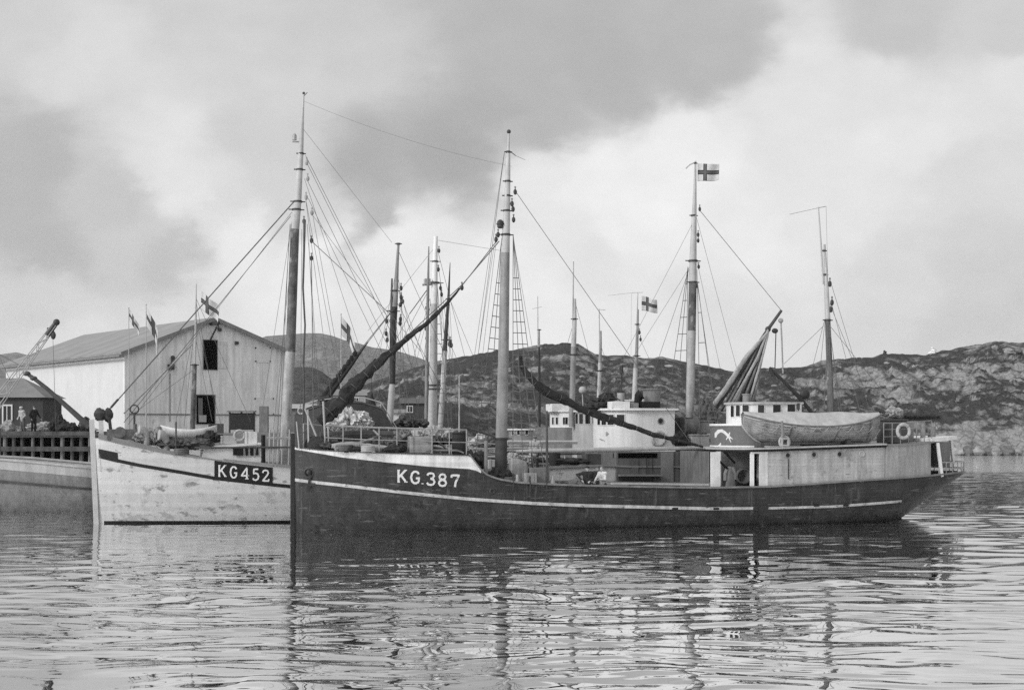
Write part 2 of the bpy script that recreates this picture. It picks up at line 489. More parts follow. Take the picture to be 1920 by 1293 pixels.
# raised forecastle: white side, deck and after bulkhead
A.strip(.05, edge(A, 902, 884).x, lambda x: A.zs(x)-.02, lambda x: max(ftop(x), A.zs(x)+.01), gm('forecastle_white', .62, .6, .1, 1.5, streak=.3, planks=.17, seam=.9, wear=(.25, .67, 2.5, (.8, .8, 3))), 'forecastle_side', .012)
mb = MB(); rows = []
for i in range(31):
    x = .08+(xf_end-.08)*i/30; w = max(.02, A.hb(x)-.04); rows.append([(x, -w, ftop(x)-.05), (x, 0, ftop(x)+.02), (x, w, ftop(x)-.05)])
mb.loft(rows, closed=False, cap=False); x = xf_end; w = A.hb(x)-.05
mb.build('forecastle_deck', deck_wood, A.root)
mb = MB(); mb.box((x, 0, (A.zs(x)-.85+ftop(x)-.06)/2), (.08, 2*w, ftop(x)-.06-A.zs(x)+.85)); mb.build('forecastle_bulkhead', grey_mid, A.root)
A.rail(wood_mid, edge(A, 880, 853).x, A.L-.05, .2, .08, .03, zf=lambda x: max(A.zs(x), ftop(x)) if x < edge(A, 905, 886).x else A.zs(x), n=110)
A.rail(iron, .1, xf_end, .12, .05, .0, 'forecastle_edge', zf=ftop)
st = [(553,899),(575,902),(640,909),(760,923),(880,935),(1000,943),(1090,947),(1330,953),(1450,952),(1560,949),(1690,939)]
A.band([(x, y+(2.9 if x < 1400 else 2.2)) for x, y in st], [(x, y-(2.9 if x < 1400 else 2.2)) for x, y in st], gm('stripe_white', .46, .6, .2, 3, streak=.35, wear=(.10, .60, 1.8, (1, 1, 3))), 'rubbing_strake', .05)
A.strip(edge(A,1412,912).x, edge(A,1440,912).x, lambda x: A.solve(1425,956).z, lambda x: A.solve(1425,948).z, hull_dark, 'strake_repair', .07, both=False, n=6)
# stem post, hawse hole with anchor, freeing ports
mb = MB(); mb.beam((-.05, 0, -1.2), (-.03, 0, A.loc(554,812,0).z), .17, .2); mb.build('stem_post', gm('stem_dark',.022,.6,.3,2), A.root)
p = A.solve(579, 886); mb = MB(); q = Vector((p.x, -(A.b(p.x, p.z)+.02), p.z)); mb.torus(q, .2, .06, (.35, 1, 0)); mb.build('hawse_pipe', iron, A.root)
mb = MB(); mb.beam(q+Vector((.05,-.06,-.05)), q+Vector((-.05,-.05,-.75)), .09, .09); mb.beam(q+Vector((-.45,-.03,-.55)), q+Vector((.38,-.1,-.5)), .1, .12); mb.ball(q+Vector((0,-.04,.03)), .13); mb.build('anchor', iron, A.root)
p = A.solve(923, 920); mb = MB(); mb.torus((p.x, -(A.b(p.x, p.z)+.01), p.z), .1, .045, (0,1,0), 14, 6); mb.build('fairlead', iron, A.root)
for px in (1090, 1265, 1342, 1530, 1585):
    p = A.solve(px, 951 if px < 1400 else 945); mb = MB(); mb.box((p.x, -(A.b(p.x, p.z)+.04), p.z-.05), (.28, .05, .1)); mb.build('scupper', black, A.root)
lettering(A, [('K',747,903,14),('G',770,905.5,15),('.',792,907,10),('3',800,908.5,15),('8',822,910.5,15),('7',846,912.5,15)], 22, 3.9, letter_white, 'registration_lettering', .014, A.root)

# masts
am = A.mast([(939,885),(940,822),(943.7,680),(947.3,474),(950,400),(952,334),(952.8,290),(953.2,280),(954,249)], 0, [.30,.28,.26,.215,.165,.125,.10,.06,.045],
   [gm('mast_boot', .05, .7, .3, 2), mast_mid, mast_pale], cuts=(1,3))
for px, py, r in ((953,285,.11),(952,340,.14),(951.5,367,.15),(950,395,.17),(948.5,440,.22),(940,822,.3)): A.ring(px, py, 0, r, am)
mb = MB(); p = A.loc(954,247,0); mb.ball(p, .1); mb.build('mast_truck', iron, am)
mb = MB(); p = A.loc(938,420,0); mb.tube([p+Vector((0,0,-.2)), p+Vector((0,0,-.14)), p+Vector((0,0,.12)), p+Vector((0,0,.2))], [.1,.15,.15,.06], 10); mb.tube([p+Vector((0,0,-.02)), p+Vector((0,0,.03))], .19, 10); mb.beam(p, A.loc(950,423,0), .06, .06); mb.build('masthead_lamp', iron, am)
for px, py in ((966,360),(960,382),(962,392),(963,412),(930,449),(934,440),(866,539)): A.block(px, py, -.1, am)
A.line((946,284,0),(892,700,2.6),.012,parent=am); A.line((945,290,0),(884,705,2.0),.010,parent=am)
A.line((936,452,0),(868,532,0),.024,parent=am); A.line((934,448,0),(862,541,0),.020,parent=am)
A.line((868,532,0),(556,822,0),.022,name='forestay'); A.line((966,358,0),(1296,832,-.6),.014,name='topping_lift')
A.line((955,283,0),(967,292,0),.02,parent=am,name='antenna_wire'); A.line((967,292,0),(985,300,-1),.01,parent=am,name='antenna_wire')
A.line((930,455,0),(902,690,1.2),.009,parent=am,name='halyard'); A.line((927,456,0),(893,690,1.0),.009,parent=am,name='halyard'); A.line((962,445,-.3),(1003,680,-2.0),.009,parent=am,name='halyard')
def chain(bt, px, sd, z=None):
    x = edge(bt, px, 908).x
    return x
xs0 = edge(A, 962, 905).x; xs1 = edge(A, 1024, 908).x
A.ladder((962,440,-.1), [(xs0+(xs1-xs0)*k/3, -A.hb(xs0)+.02, A.zs(xs0)+.05) for k in range(4)], .16, .95, .52)
xq0 = A.loc(934,890,2.9).x; xq1 = A.loc(886,890,2.9).x
A.ladder((941,446,.1), [(xq1, 2.9, A.zs(xq1)), ((xq0+xq1)/2, 2.95, A.zs(xq0)), (xq0, 2.95, A.zs(xq0))], .16, .95, .52)
for x in (xs0, (xs0+xs1)/2, xs1):
    mb = MB(); mb.beam((x,-A.hb(x)-.03,A.zs(x)+.35),(x,-A.hb(x)-.04,A.zs(x)-.35),.05,.12); mb.build('chainplate', iron, A.root)

# furled foresail hanked along the forestay, its foot a heap at the stem
from mathutils import noise as mnoise
def furl(bt, pts, rad, l, mat, name, seed=0, seg=16, lump=.25, parent=None, lash=True):
    """sailcloth gathered along a spar or stay: folded, lumpy, tied at intervals"""
    P = [bt.loc(x, y, l) for x, y in pts]; D = []; Q = []
    for i in range(len(P)-1):
        k = max(2, int((P[i+1]-P[i]).length/.075))
        for j in range(k):
            t = j/k; D.append(P[i].lerp(P[i+1], t)); Q.append(rad[i]+(rad[i+1]-rad[i])*t)
    D.append(P[-1]); Q.append(rad[-1]); mb = MB(); rings = []; run = 0; ties = []; nxt = .5
    for i, p in enumerate(D):
        T = (D[min(i+1, len(D)-1)]-D[max(i-1, 0)]).normalized(); u = T.cross(Vector((0,1,0))).normalized(); w = T.cross(u)
        if i: run += (D[i]-D[i-1]).length
        tie = False
        if run > nxt: nxt = run+.75+.5*mnoise.noise(Vector((run, seed, 0))); tie = True; ties.append((p, T, Q[i]*.82))
        pinch = min(1.0, .62+abs(run-(nxt-.8))*.9) if not tie else .62
        ring = []
        for k in range(seg):
            a = 2*math.pi*k/seg; n = Vector((math.cos(a)*1.3, math.sin(a)*1.3, run*1.1+seed*7.3))
            r = Q[i]*(1+lump*1.6*mnoise.noise(n)+lump*1.3*mnoise.noise(n*2.7)+.30*(.35-abs(mnoise.noise(Vector((math.cos(a)*2.6, math.sin(a)*2.6, run*.5+seed))))))*(.75+.25*pinch)
            ring.append(p+u*math.cos(a)*r*1.12+w*math.sin(a)*r*.85)
        rings.append(ring)
    mb.loft(rings); o = mb.build(name, mat, parent or bt.root, angle=70)
    if lash and ties:
        for p, T, r in ties:
            mb = MB(); mb.torus(p, r*1.1, .016, T, 14, 5); mb.build('lashing', rope, o)
    return o
furl(A, [(862,541),(835,572),(800,606),(765,632),(740,655),(700,690),(665,722),(640,752),(615,775),(598,790)], [.04,.06,.085,.075,.13,.17,.23,.29,.33,.2], 0, sail_dark, 'furled_jib', 3, lump=.42)
furl(A, [(975,664),(977,686),(990,704),(1008,722),(1030,737),(1059,750),(1085,765),(1114,776),(1171,795),(1226,814),(1296,832),(1318,837)], [.06,.11,.12,.15,.17,.16,.12,.14,.10,.09,.06,.05], -.6, sail_dark, 'furled_mainsail', 5, lump=.36)
mb = MB(); a = A.loc(968,846,-.3); b = A.loc(1318,839,-.3); mb.tube([a, a.lerp(b,.12), a.lerp(b,.5), b], [.07,.10,.115,.08], 10); mb.build('cargo_boom', grey_lt, A.root)
A.line((952,846,-.3),(1030,850,-.3),.03,iron,'boom_tackle')
mb = MB(); a = A.loc(1025,770,-2.4); b = A.loc(1026,905,-2.5); mb.tube([a,b],[.05,.07],8); mb.build('derrick_post', wood_dark, A.root)

grey_rail = gm('rail_grey',.24,.6,.35,5)
# forecastle railing and stem ironwork
def railing(bt, keys, hgt, nposts, l_in, mat, name, zf, mids=(.5,), r=.024):
    X = [edge(bt, *k).x for k in keys]; x0, x1 = X[0], X[-1]; mb = MB(); top = []; rows = {m: [] for m in mids}
    for i in range(nposts+1):
        x = x0+(x1-x0)*i/nposts; y = -(bt.hb(x)-l_in); z = zf(x)
        mb.tube([(x,y,z-.05),(x,y,z+hgt)], r*1.15, 6)
        top.append((x,y,z+hgt))
        for m in mids: rows[m].append((x,y,z+hgt*m))
    mb.tube(top, r, 6)
    for m in mids: mb.tube(rows[m], r*.8, 6)
    return mb.build(name, mat, bt.root)
railing(A, [(610,844),(876,853)], 1.12, 8, .12, grey_rail, 'forecastle_railing', ftop)
mb = MB()
for sd in (1,):
    a = Vector((.6,.25,ftop(.6))); top = []
    for x in np.linspace(.5, 9.0, 9):
        y = A.hb(x)-.15; mb.tube([(x,y,ftop(x)-.05),(x,y,ftop(x)+1.1)], .026, 6); top.append((x,y,ftop(x)+1.1))
    mb.tube(top, .024, 6)
mb.build('far_railing', grey_lt, A.root)
for a, b, r in (((561,842),(556,790),.03),((579,846),(577,768),.04),((605,846),(572,766),.045),((611,846),(606,752),.05),((617,846),(615,800),.04)):
    mb = MB(); mb.tube([A.loc(*a,-.4), A.loc(*b,-.4)], r, 7); mb.build('bow_strut', grey_lt, A.root)
mb = MB()
p = A.loc(590,838,0); mb.tube([p+Vector((0,-.5,.1)), p+Vector((0,.5,.1))], .3, 14); mb.tube([p+Vector((0,-.6,.1)), p+Vector((0,-.5,.1))], .4, 14); mb.tube([p+Vector((0,.5,.1)), p+Vector((0,.6,.1))], .4, 14); mb.box(p+Vector((.1,0,-.15)), (.9,1.0,.3))
mb.build('windlass', iron, A.root)

# winch at the foot of the mast
mb = MB(); p = A.loc(938,892,-.7); zd = A.zs(p.x)-.85
mb.box((p.x,-.7,zd+.2),(1.3,1.5,.4)); mb.tube([(p.x,-1.7,zd+.75),(p.x,.4,zd+.75)],.30,14); mb.tube([(p.x,-1.72,zd+.75),(p.x,-1.6,zd+.75)],.5,16); mb.tube([(p.x,-.9,zd+.75),(p.x,-.8,zd+.75)],.5,16)
mb.tube([(p.x-.5,-1.2,zd),(p.x-.45,-1.2,zd+1.5)],.09,8); mb.tube([(p.x+.45,-1.4,zd),(p.x+.4,-1.3,zd+1.2)],.07,8); mb.ball((p.x+.5,-1.5,zd+.5),.32,(1,1,1),10,7,.1,2)
mb.build('winch', iron, A.root)
mb = MB(); p = A.loc(911,905,-2.2); mb.tube([(p.x,-2.2,1.0),(p.x,-2.2,A.loc(911,826,-2.2).z)],.085,8); mb.build('mooring_post', grey_mid, A.root)
mb = MB(); a = A.loc(1000,905,0).x; mb.box((a+2.2,0,1.45),(4.0,2.6,.75)); mb.box((a+2.2,0,1.87),(4.1,2.7,.09)); mb.build('fish_hatch', grey_mid, A.root, bevel=.02)
# fore end of the after deck: low bulwark shelf
mb = MB(); a = edge(A,1150,912); b = edge(A,1332,914); mb.beam((a.x,-A.hb(a.x)+.25,A.zs(a.x)+.14),(b.x,-A.hb(b.x)+.25,A.zs(b.x)+.16),.25,.09); mb.build('bulwark_shelf', grey_lt, A.root)

# deckhouse aft
kx, ktop = edge_fn(A, [(1325,842),(1440,840),(1550,836),(1660,832),(1700,831),(1750,826)])
def house_run(px0, px1, mat, name, inset=.05, zt=None, z0=None):
    a = edge(A, px0, 900).x; b = edge(A, px1, 895).x; mb = MB(); rings = []
    for i in range(25):
        x = a+(b-a)*i/24; w = A.hb(x)-inset; zb = (A.zs(x)+.05) if z0 is None else z0
        rings.append([(x,-w,zb),(x,w,zb),(x,w,ktop(x)-.1),(x,-w,ktop(x)-.1)])
    mb.loft(rings); return mb.build(name, mat, A.root)
hw1 = house_run(1441,1660,pale_wall,'deckhouse_wall'); hw2 = house_run(1661,1746,pale_wall2,'stern_house_wall',.03)
for px, py in ((1478,853),(1527,852),(1575,851),(1617,850)):
    p = edge(A, px, py); mb = MB(); c = Vector((p.x, -A.hb(p.x)+.05, p.z)); mb.torus(c+Vector((0,-.01,0)), .13, .03, (0,1,0), 16, 6); f = mb.build('porthole', grey_mid if px < 1600 else grey_lt, hw1)
    mb = MB(); mb.tube([c+Vector((0,-.018,0)), c+Vector((0,.03,0))], .12, 16); mb.build('pane', glass if px < 1600 else grey_lt, f)
p = edge(A, 1479, 868); mb = MB(); mb.tube([(p.x,-A.hb(p.x)+.02,p.z+.2),(p.x,-A.hb(p.x)+.02,p.z-.75)],.03,6); mb.build('drain_pipe', iron, hw1)
def side_panel(px0, px1, mat, name, inset=.05, thick=.07, top=None, bot=None):
    a = edge(A, px0, 900).x; b = edge(A, px1, 900).x; mb = MB(); rings = []
    for x in (a, (a+b)/2, b):
        y = -(A.hb(x)-inset); zt = ktop(x)-.13 if top is None else edge(A, px0, top).z; zb = A.zs(x)+.05 if bot is None else edge(A, px0, bot).z
        rings.append([(x,y,zb),(x,y+thick,zb),(x,y+thick,zt),(x,y,zt)])
    mb.loft(rings); return mb.build(name, mat, A.root)
side_panel(1334,1351,white_worn,'side_screen'); side_panel(1425,1440.5,white_worn,'door_leaf'); side_panel(1408,1415,white,'post'); side_panel(1408,1440.5,white,'door_header',.03,.12,top=845,bot=850)
side_panel(1362,1369,white_worn,'post',1.0)
a = edge(A,1350,900).x; b = edge(A,1441,900).x
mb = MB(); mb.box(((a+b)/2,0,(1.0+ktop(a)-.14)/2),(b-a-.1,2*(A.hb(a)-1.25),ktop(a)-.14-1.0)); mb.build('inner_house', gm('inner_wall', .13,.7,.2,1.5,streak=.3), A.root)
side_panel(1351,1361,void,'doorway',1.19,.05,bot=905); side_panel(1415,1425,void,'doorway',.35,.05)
for a, b in (((1333,850),(1364,878)),((1357,845),(1378,868))):
    mb = MB(); mb.beam(A.loc(*a,-2.75), A.loc(*b,-2.2), .05, .1); mb.build('awning_brace', black, A.root)
# boat deck: a slab with a pale nosing, rounded in front
def slab(x0, x1, wf, zf, th, mat, name, rnd_len=1.3):
    mb = MB(); rings = []
    for i in range(41):
        t = i/40; x = x0+(x1-x0)*t; k = min(1, max(0, (x-x0)/rnd_len)); w = wf(x)*math.sqrt(max(.0004, 1-(1-k)**2)) if x-x0 < rnd_len else wf(x)
        z = zf(x); rings.append([(x,-w,z-th),(x,w,z-th),(x,w,z),(x,-w,z)])
    mb.loft(rings); return mb.build(name, mat, A.root)
xb0 = A.loc(1328,842,0).x-.3; xb1 = edge(A,1662,832).x
slab(xb0, xb1, lambda x: A.hb(x)+.03, lambda x: ktop(x)-.06, .1, black, 'deck_edge_shade')  # black slab paints the shadow gap under the boat deck
slab(xb0-.03, xb1, lambda x: A.hb(x)+.06, lambda x: ktop(x)+.02, .07, grey_lt, 'boat_deck')
slab(xb1, edge(A,1752,826).x, lambda x: A.hb(x)+.02, lambda x: ktop(x)-.02, .08, grey_mid, 'after_roof', .01)
# bridge
zb = ktop(A.loc(1400,838,0).x)+.02
br0 = A.loc(1340,820,0).x; br1 = A.loc(1500,820,-1.95).x; bro = house_outline(br0, br1, 1.95, 1.6)
zb1 = A.loc(1345,798,0).z; mb = MB(); mb.prism(bro, zb-.02, zb1); bridge = mb.build('bridge_front', gm('bridge_paint', .12,.5,.1,1,streak=.15), A.root)
mb = MB(); mb.prism(grow(bro,.05), zb1, zb1+.1); mb.build('bridge_coaming', white, bridge)
mb = MB(); mb.prism(grow(bro,.03), zb, zb+.08); mb.build('kick_board', white, bridge)
ribbon_on(A, bro, [[(1342,820,3),(1343,813,6),(1348,808,7),(1354,807,6),(1360,811,5),(1366,817,5),(1370,822,2)],[(1362,824,1.5),(1367,815,3.5),(1369,810,1.5)],[(1361,814,1.5),(1367,817,3),(1374,823,1.2)],[(1366,818,2.5),(1369,824,2),(1371,829,1)]], letter_white, 'leaping_fish_badge', bridge, .014)
ribbon_on(A, bro, [[(1347,836,2),(1351,833,3.5),(1352,830,2)]], letter_white, 'fish_head', bridge, .014)
wh0 = A.loc(1368,770,0).x; wh1 = A.loc(1502,770,-1.55).x; who = house_outline(wh0, wh1, 1.55, 1.35)
zw = A.loc(1380,758,0).z; mb = MB(); mb.prism(who, zb1+.1, zw); wheel = mb.build('wheelhouse', gm('wheelhouse_white', .60,.55,.06,1.5,streak=.15), A.root)
mb = MB(); mb.prism(grow(who,.12), zw, zw+.1); mb.build('roof', grey_lt, wheel)
for a, b, c, d in ((1371.5,1377,760,781),(1381,1388,759.5,780),(1393,1404.5,759,775),(1421,1432,759,774),(1449,1463,758.5,774),(1476,1490,758,773)):
    window(A, who, a, b, c, d, wheel, 1.2)
patch(A, who, 1498, 1502, 756, 783, white, 'corner_post', wheel, .01, .04, 2)
p = A.loc(1400,748,-.2); mb = MB(); mb.tube([p+Vector((0,0,-.25)),p+Vector((0,0,.2))],.2,12); mb.tube([p+Vector((0,0,.2)),p+Vector((0,0,.26))],.23,12); mb.build('searchlight', grey_mid, wheel)
p = A.loc(1413,749,-.6); mb = MB(); mb.ball(p+Vector((0,0,-.05)),.13); mb.beam(p+Vector((0,0,-.1)),p+Vector((.4,0,-.15)),.1,.1); mb.build('horn', iron, wheel)
p = A.loc(1497,760,-1.62); mb = MB(); mb.tube([p+Vector((0,0,-.2)),p+Vector((0,0,.12))],.07,8); mb.build('side_lamp', iron, wheel)
# chart house behind the wheelhouse, hidden by the lifeboat
a = wh1; b = edge(A,1640,830).x; mb = MB(); mb.box(((a+b)/2,0.4,(ktop(a)+zw-1.0)/2+.2),(b-a-.3,2.0,zw-1.0-ktop(a)+.1)); mb.build('chart_house', grey_mid, A.root)
# davit crane behind the wheelhouse
mb = MB(); mb.tube([A.loc(1521,772,.4), A.loc(1499,745,.4), A.loc(1470,715,.4), A.loc(1443,689,.4)],[.10,.11,.09,.07],8); mb.ball(A.loc(1509,739,.4),.28,(1,.6,.9),12,8); mb.tube([A.loc(1444,692,.4),A.loc(1450,705,.4)],.1,8); mb.build('davit_crane', gm('davit_black', .03,.6,.2,3), A.root)
# mizzen mast
mz = A.mast([(1559,800),(1557.5,760),(1555,680),(1552,600),(1549,530),(1546,458)], .2, [.17,.165,.155,.135,.11,.05], [mast_dark, mast_pale], cuts=(3,), name='mizzen_mast')
mb = MB(); mb.tube([A.loc(1543,533,.2),A.loc(1540,470,.2),A.loc(1534.5,388,.2)],[.05,.05,.03],7); mb.build('topmast_pole', mast_pale, mz)
for px, py, r in ((1552,600,.16),(1547,515,.10),(1545.5,470,.08)): A.ring(px, py, .2, r, mz)
for px, py in ((1556,532),(1560,567),(1558,580)): A.block(px, py, .1, mz, .14)
for a, b in (((1558,530,.2),(1640,800,-1.5)),((1560,572,.2),(1620,800,-1.6)),((1558,613,.2),(1720,815,-.5)),((1556,610,.2),(1576,790,-1.5)),((1544,611,.2),(1470,682,.4)),((1546,600,.2),(1505,760,1.2)),((1547,600,.2),(1530,770,1.4)),((1560,580,.2),(1650,800,1.0))):
    A.line(a, b, .011, parent=mz)
A.line((1480,402,.2),(1534,390,.2),.010,parent=mz,name='aerial'); A.line((1534,390,.2),(1549,387,.2),.014,parent=mz,name='aerial'); A.line((1549,387,.2),(1552,515,.2),.007,parent=mz,name='aerial')
xm0 = A.loc(1540,800,-1.4).x; xm1 = A.loc(1585,800,-1.4).x
A.ladder((1553,600,.1), [(xm0,-1.5,ktop(xm0)), ((xm0+xm1)/2,-1.5,ktop(xm0)), (xm1,-1.5,ktop(xm1))], 2, 3)
# stern: canopy, railing, locker, spar rack
xc0 = edge(A,1748,830).x; xc1 = A.loc(1783,820,-1.0).x; zc = edge(A,1750,824).z
mb = MB(); rings = []
for i in range(9):
    x = xc0+(xc1-xc0)*i/8; w = A.hb(x)*.98; z = zc+.12*i/8; rings.append([(x,-w,z-.12),(x,w,z-.12),(x,w,z+.06),(x,-w,z+.06)])
mb.loft(rings); mb.build('stern_canopy', white, A.root)
for px0, px1, y0, y1, l in ((1758,1766,830,893,None),(1783,1788,824,868,-1.0)):
    p0 = edge(A,px0,y0) if l is None else A.loc(px0,y0,l); p1 = edge(A,px1,y1) if l is None else A.loc(px1,y1,l)
    mb = MB(); mb.beam(p0, p1, .13, .12); mb.build('canopy_post', white, A.root)
x0 = edge(A,1764,850).x; x1 = edge(A,1784,850).x; mb = MB(); rings = []
for i in range(7):
    x = x0+(x1-x0)*i/6; w = A.hb(x)*.93; rings.append([(x,-w,zc-1.35),(x,w,zc-1.35),(x,w,zc-.12),(x,-w,zc-.12)])
mb.loft(rings); mb.build('stern_screen', grey_paint, A.root)
mb = MB(); mb.box((x0-.45, 0, 2.8), (.12, 2*A.hb(x0)-1.0, 2.4)); mb.build('stern_gap_shade', void, A.root)  # near-black sheet painted for the shade in the stern gap
mb = MB(); x0 = edge(A,1762,880).x; N = 15
for h in (.3, .62):
    mb.tube([(x0+(A.L-.1-x0)*math.sin(math.pi/2*i/N), -A.hb(x0+(A.L-.1-x0)*math.sin(math.pi/2*i/N))+.06, A.zs(x0)+h) for i in range(N+1)]+[(x0+(A.L-.1-x0)*math.sin(math.pi/2*i/N), A.hb(x0+(A.L-.1-x0)*math.sin(math.pi/2*i/N))-.06, A.zs(x0)+h) for i in range(N,-1,-1)], .03, 6)
for i in range(0, N+1, 2):
    x = x0+(A.L-.1-x0)*math.sin(math.pi/2*i/N)
    for sd in (-1,1): mb.tube([(x,sd*(A.hb(x)-.06),A.zs(x)),(x,sd*(A.hb(x)-.06),A.zs(x0)+.62)],.03,6)
mb.build('stern_railing', grey_lt, A.root)
mb = MB(); a = A.loc(1650,776,-.5); b = A.loc(1790,784,-.5); mb.beam(A.loc(1658,787,-.5), b, .14, .16); mb.beam(A.loc(1640,765,-.6), A.loc(1692,787,-.6), .12, .14); mb.build('stowed_boom', wood_dark, A.root)
railing(A, [(1660,828),(1750,826)], 1.0, 6, .15, grey_mid, 'after_railing', ktop, (.35,.7), .022)
mb = MB(); p = A.loc(1672,828,-1.2); mb.box((p.x,-1.2,ktop(p.x)+.55),(1.0,1.2,1.1)); mb.box((p.x,-1.2,ktop(p.x)+1.14),(1.1,1.3,.08)); mb.build('deck_locker', gm('locker_grey', .06,.6,.2,2), A.root, bevel=.02)
mb = MB(); p = A.loc(1701,800,-.9); mb.box((p.x,-.6,ktop(p.x)+.5),(.7,.7,1.0)); mb.tube([(p.x+.9,-.9,ktop(p.x)),(p.x+.9,-.9,ktop(p.x)+.9)],.13,10); mb.tube([(p.x+1.6,-.6,ktop(p.x)),(p.x+1.6,-.6,ktop(p.x)+.75)],.2,10); mb.build('skylight', grey_mid, A.root, bevel=.02)
# chocks and davit under the lifeboat
for px in (1437, 1600):
    p = edge(A, px, 832); mb = MB(); mb.box((p.x,-1.95,ktop(p.x)+.12),(.18,1.3,.3)); mb.build('boat_chock', wood_dark, A.root)
mb = MB(); mb.tube([edge(A,1466,836)+Vector((0,.12,0)), edge(A,1466,812)+Vector((0,-.1,0)), edge(A,1464,789)+Vector((0,-.12,0))],[.09,.07,.06],8); mb.build('davit', grey_mid, A.root)

# ---- things lying on the dark boat
def lifeboat(bt):
    l = -1.95; a = bt.loc(1390,780,l); b = bt.loc(1650,780,l); Lb = b.x-a.x; zb = ktop((a.x+b.x)/2)+.16
    base = bt.world(((a.x+b.x)/2, l, zb)); root = empty('lifeboat', base, bt.yaw, 'clinker built lifeboat under a pale cover on the deckhouse roof', 'lifeboat')
    n = 40; ns = 9
    def w(t): return .98*max(0, 1-abs(2*t-1)**2.6)**.75
    def zk(t): return .75*max(0,(.16-t)/.16)**1.8*1.2+.7*max(0,(t-.9)/.1)**1.7
    def zg(t): return .78+.58*abs(2*t-1)**2.2
    mb = MB()
    for sd in (-1,1):
        rows = []
        for i in range(n+1):
            t = .004+.992*i/n; row = []
            for j in range(ns+1):
                f = j/ns; y = w(t)*math.sin(min(1,f*1.02)*math.pi/2)**.8; z = zk(t)+(zg(t)-zk(t))*(1-math.cos(f*math.pi/2))**.95 if False else zk(t)+(zg(t)-zk(t))*f**1.35
                row.append(((t-.5)*Lb, sd*y, z))
                if 0 < j < ns: row.append(((t-.5)*Lb, sd*(y+.028*min(1,w(t)*4)), z-.012))
            rows.append(row)
        mb.loft(rows, closed=False, cap=False)
    mb.build('planked_hull', gm('lifeboat_planks', .27,.7,.25,2,streak=.35,planks=.105,seam=.5,wear=(.09,.6,2.5,(.6,1,3))), root, angle=20)
    mb = MB(); mb.tube([((t-.5)*Lb, 0, zk(t)-.03) for t in np.linspace(.002,.998,40)], .05, 6); mb.build('keel', grey_lt, root)
    mb = MB()
    for sd in (-1,1): mb.tube([((t-.5)*Lb, sd*(w(t)+.02), zg(t)) for t in np.linspace(.004,.996,40)], .045, 6)
    mb.build('gunwale', gm('gunwale_wood', .12,.7,.2,3), root)
    mb = MB(); rows = []
    for i in range(n+1):
        t = .01+.98*i/n; row = []
        for k in range(13):
            q = -1+k/6; zz = zg(t)+.03+(1.47-.06*math.sin(t*9)**2-zg(t))*(1-abs(q)**1.4)
            row.append(((t-.5)*Lb, q*(w(t)+.05), zz-(.1+.05*math.sin(t*31) if abs(q) > .99 else 0)))
        rows.append(row)
    mb.loft(rows, closed=False, cap=False); mb.build('canvas_cover', gm('boat_cover', .40,.85,.15,1.2,streak=.2,bump=.5), root, angle=60)
    mb = MB(); K = 9
    for k in range(K):
        t0 = .12+.78*k/K; t1 = .12+.78*(k+1)/K
        mb.tube([((t0+(t1-t0)*u-.5)*Lb, -(w(t0+(t1-t0)*u)+.05)+.03*math.sin(u*math.pi), zg(.5)+.02-.28*math.sin(u*math.pi)) for u in np.linspace(0,1,9)], .014, 5)
    mb.build('grab_line', rope_lt, root)
    for t in (.29,.62,.88):
        mb = MB(); mb.tube([((t-.5)*Lb, -(w(t)*math.sin(min(1,f*1.02)*math.pi/2)**.8+.04), zk(t)+(zg(t)-zk(t))*f**1.35) for f in np.linspace(.15,1,10)], .02, 5); mb.build('gripe_strap', rope, root)
lifeboat(A)
def mesh_thing(bt, mb, name, mat, p, label, cat, group=None, rz=0, bevel=0):
    o = mb.build(name, mat, None, bt.world(p) if bt else p, (bt.yaw if bt else 0)+rz, bevel)
    return tag(o, label, cat, group)
def ring_buoy(bt, p, Rr, label, ax=(0,1,0), grp='ring lifebuoys'):
    mb = MB(); mb.torus((0,0,0), Rr, Rr*.26, ax, 24, 8); mb.mi = 1
    for k in range(4):
        a = math.pi/4+k*math.pi/2; mb.torus((math.cos(a)*Rr,0,math.sin(a)*Rr), Rr*.275, Rr*.03, (-math.sin(a),0,math.cos(a)), 10, 5)
    return mesh_thing(bt, mb, 'lifebuoy', [grey_lt, rope], p, label, 'lifebuoy', grp)
p = edge(A,1694,808); ring_buoy(A, (p.x,p.y+.0,p.z), .33, 'grey ring lifebuoy on the stern railing above the pale deckhouse')
p = edge(A,1471,830); mb = MB()
for k in range(4):
    sx, sz = ((-.16,0),(.16,0),(0,-.16),(0,.16))[k]; mb.box((sx,0,sz), (.07 if sx else .39,.09,.07 if sz else .26))
mb.torus((0,.06,0), .26, .06, (0,1,0), 18, 6); mesh_thing(A, mb, 'square_float', grey_lt, (p.x,p.y-.05,p.z+.05), 'square pale float frame hung under the lifeboat by the davit', 'float')
def crate(bt, px, py, l, size, label, mat=wood_box, name='fish_box', cat='box', grp='boxes on the boat decks', rz=0):
    p = bt.loc(px, py, l); root = empty(name, bt.world(p), bt.yaw+rz, label, cat, grp); w, d, h = size
    mb = MB(); mb.box((0,0,.03),(w-.06,d-.06,.05))
    for sy in (-1,1): mb.box((0,sy*(d/2-.02),h/2),(w,.04,h))
    for sx in (-1,1): mb.box((sx*(w/2-.02),0,h/2),(.04,d-.08,h))
    mb.build('box_sides', mat, root, bevel=.006)
    for sx in (-1,1):
        mb = MB(); mb.box((sx*(w/2-.06),-(d/2+.015),h/2),(.08,.03,h*.98)); mb.build('cleat', mat, root)
    mb = MB(); mb.box((0,0,h-.1),(w-.1,d-.1,.06)); mb.build('contents', net, root)
    return root
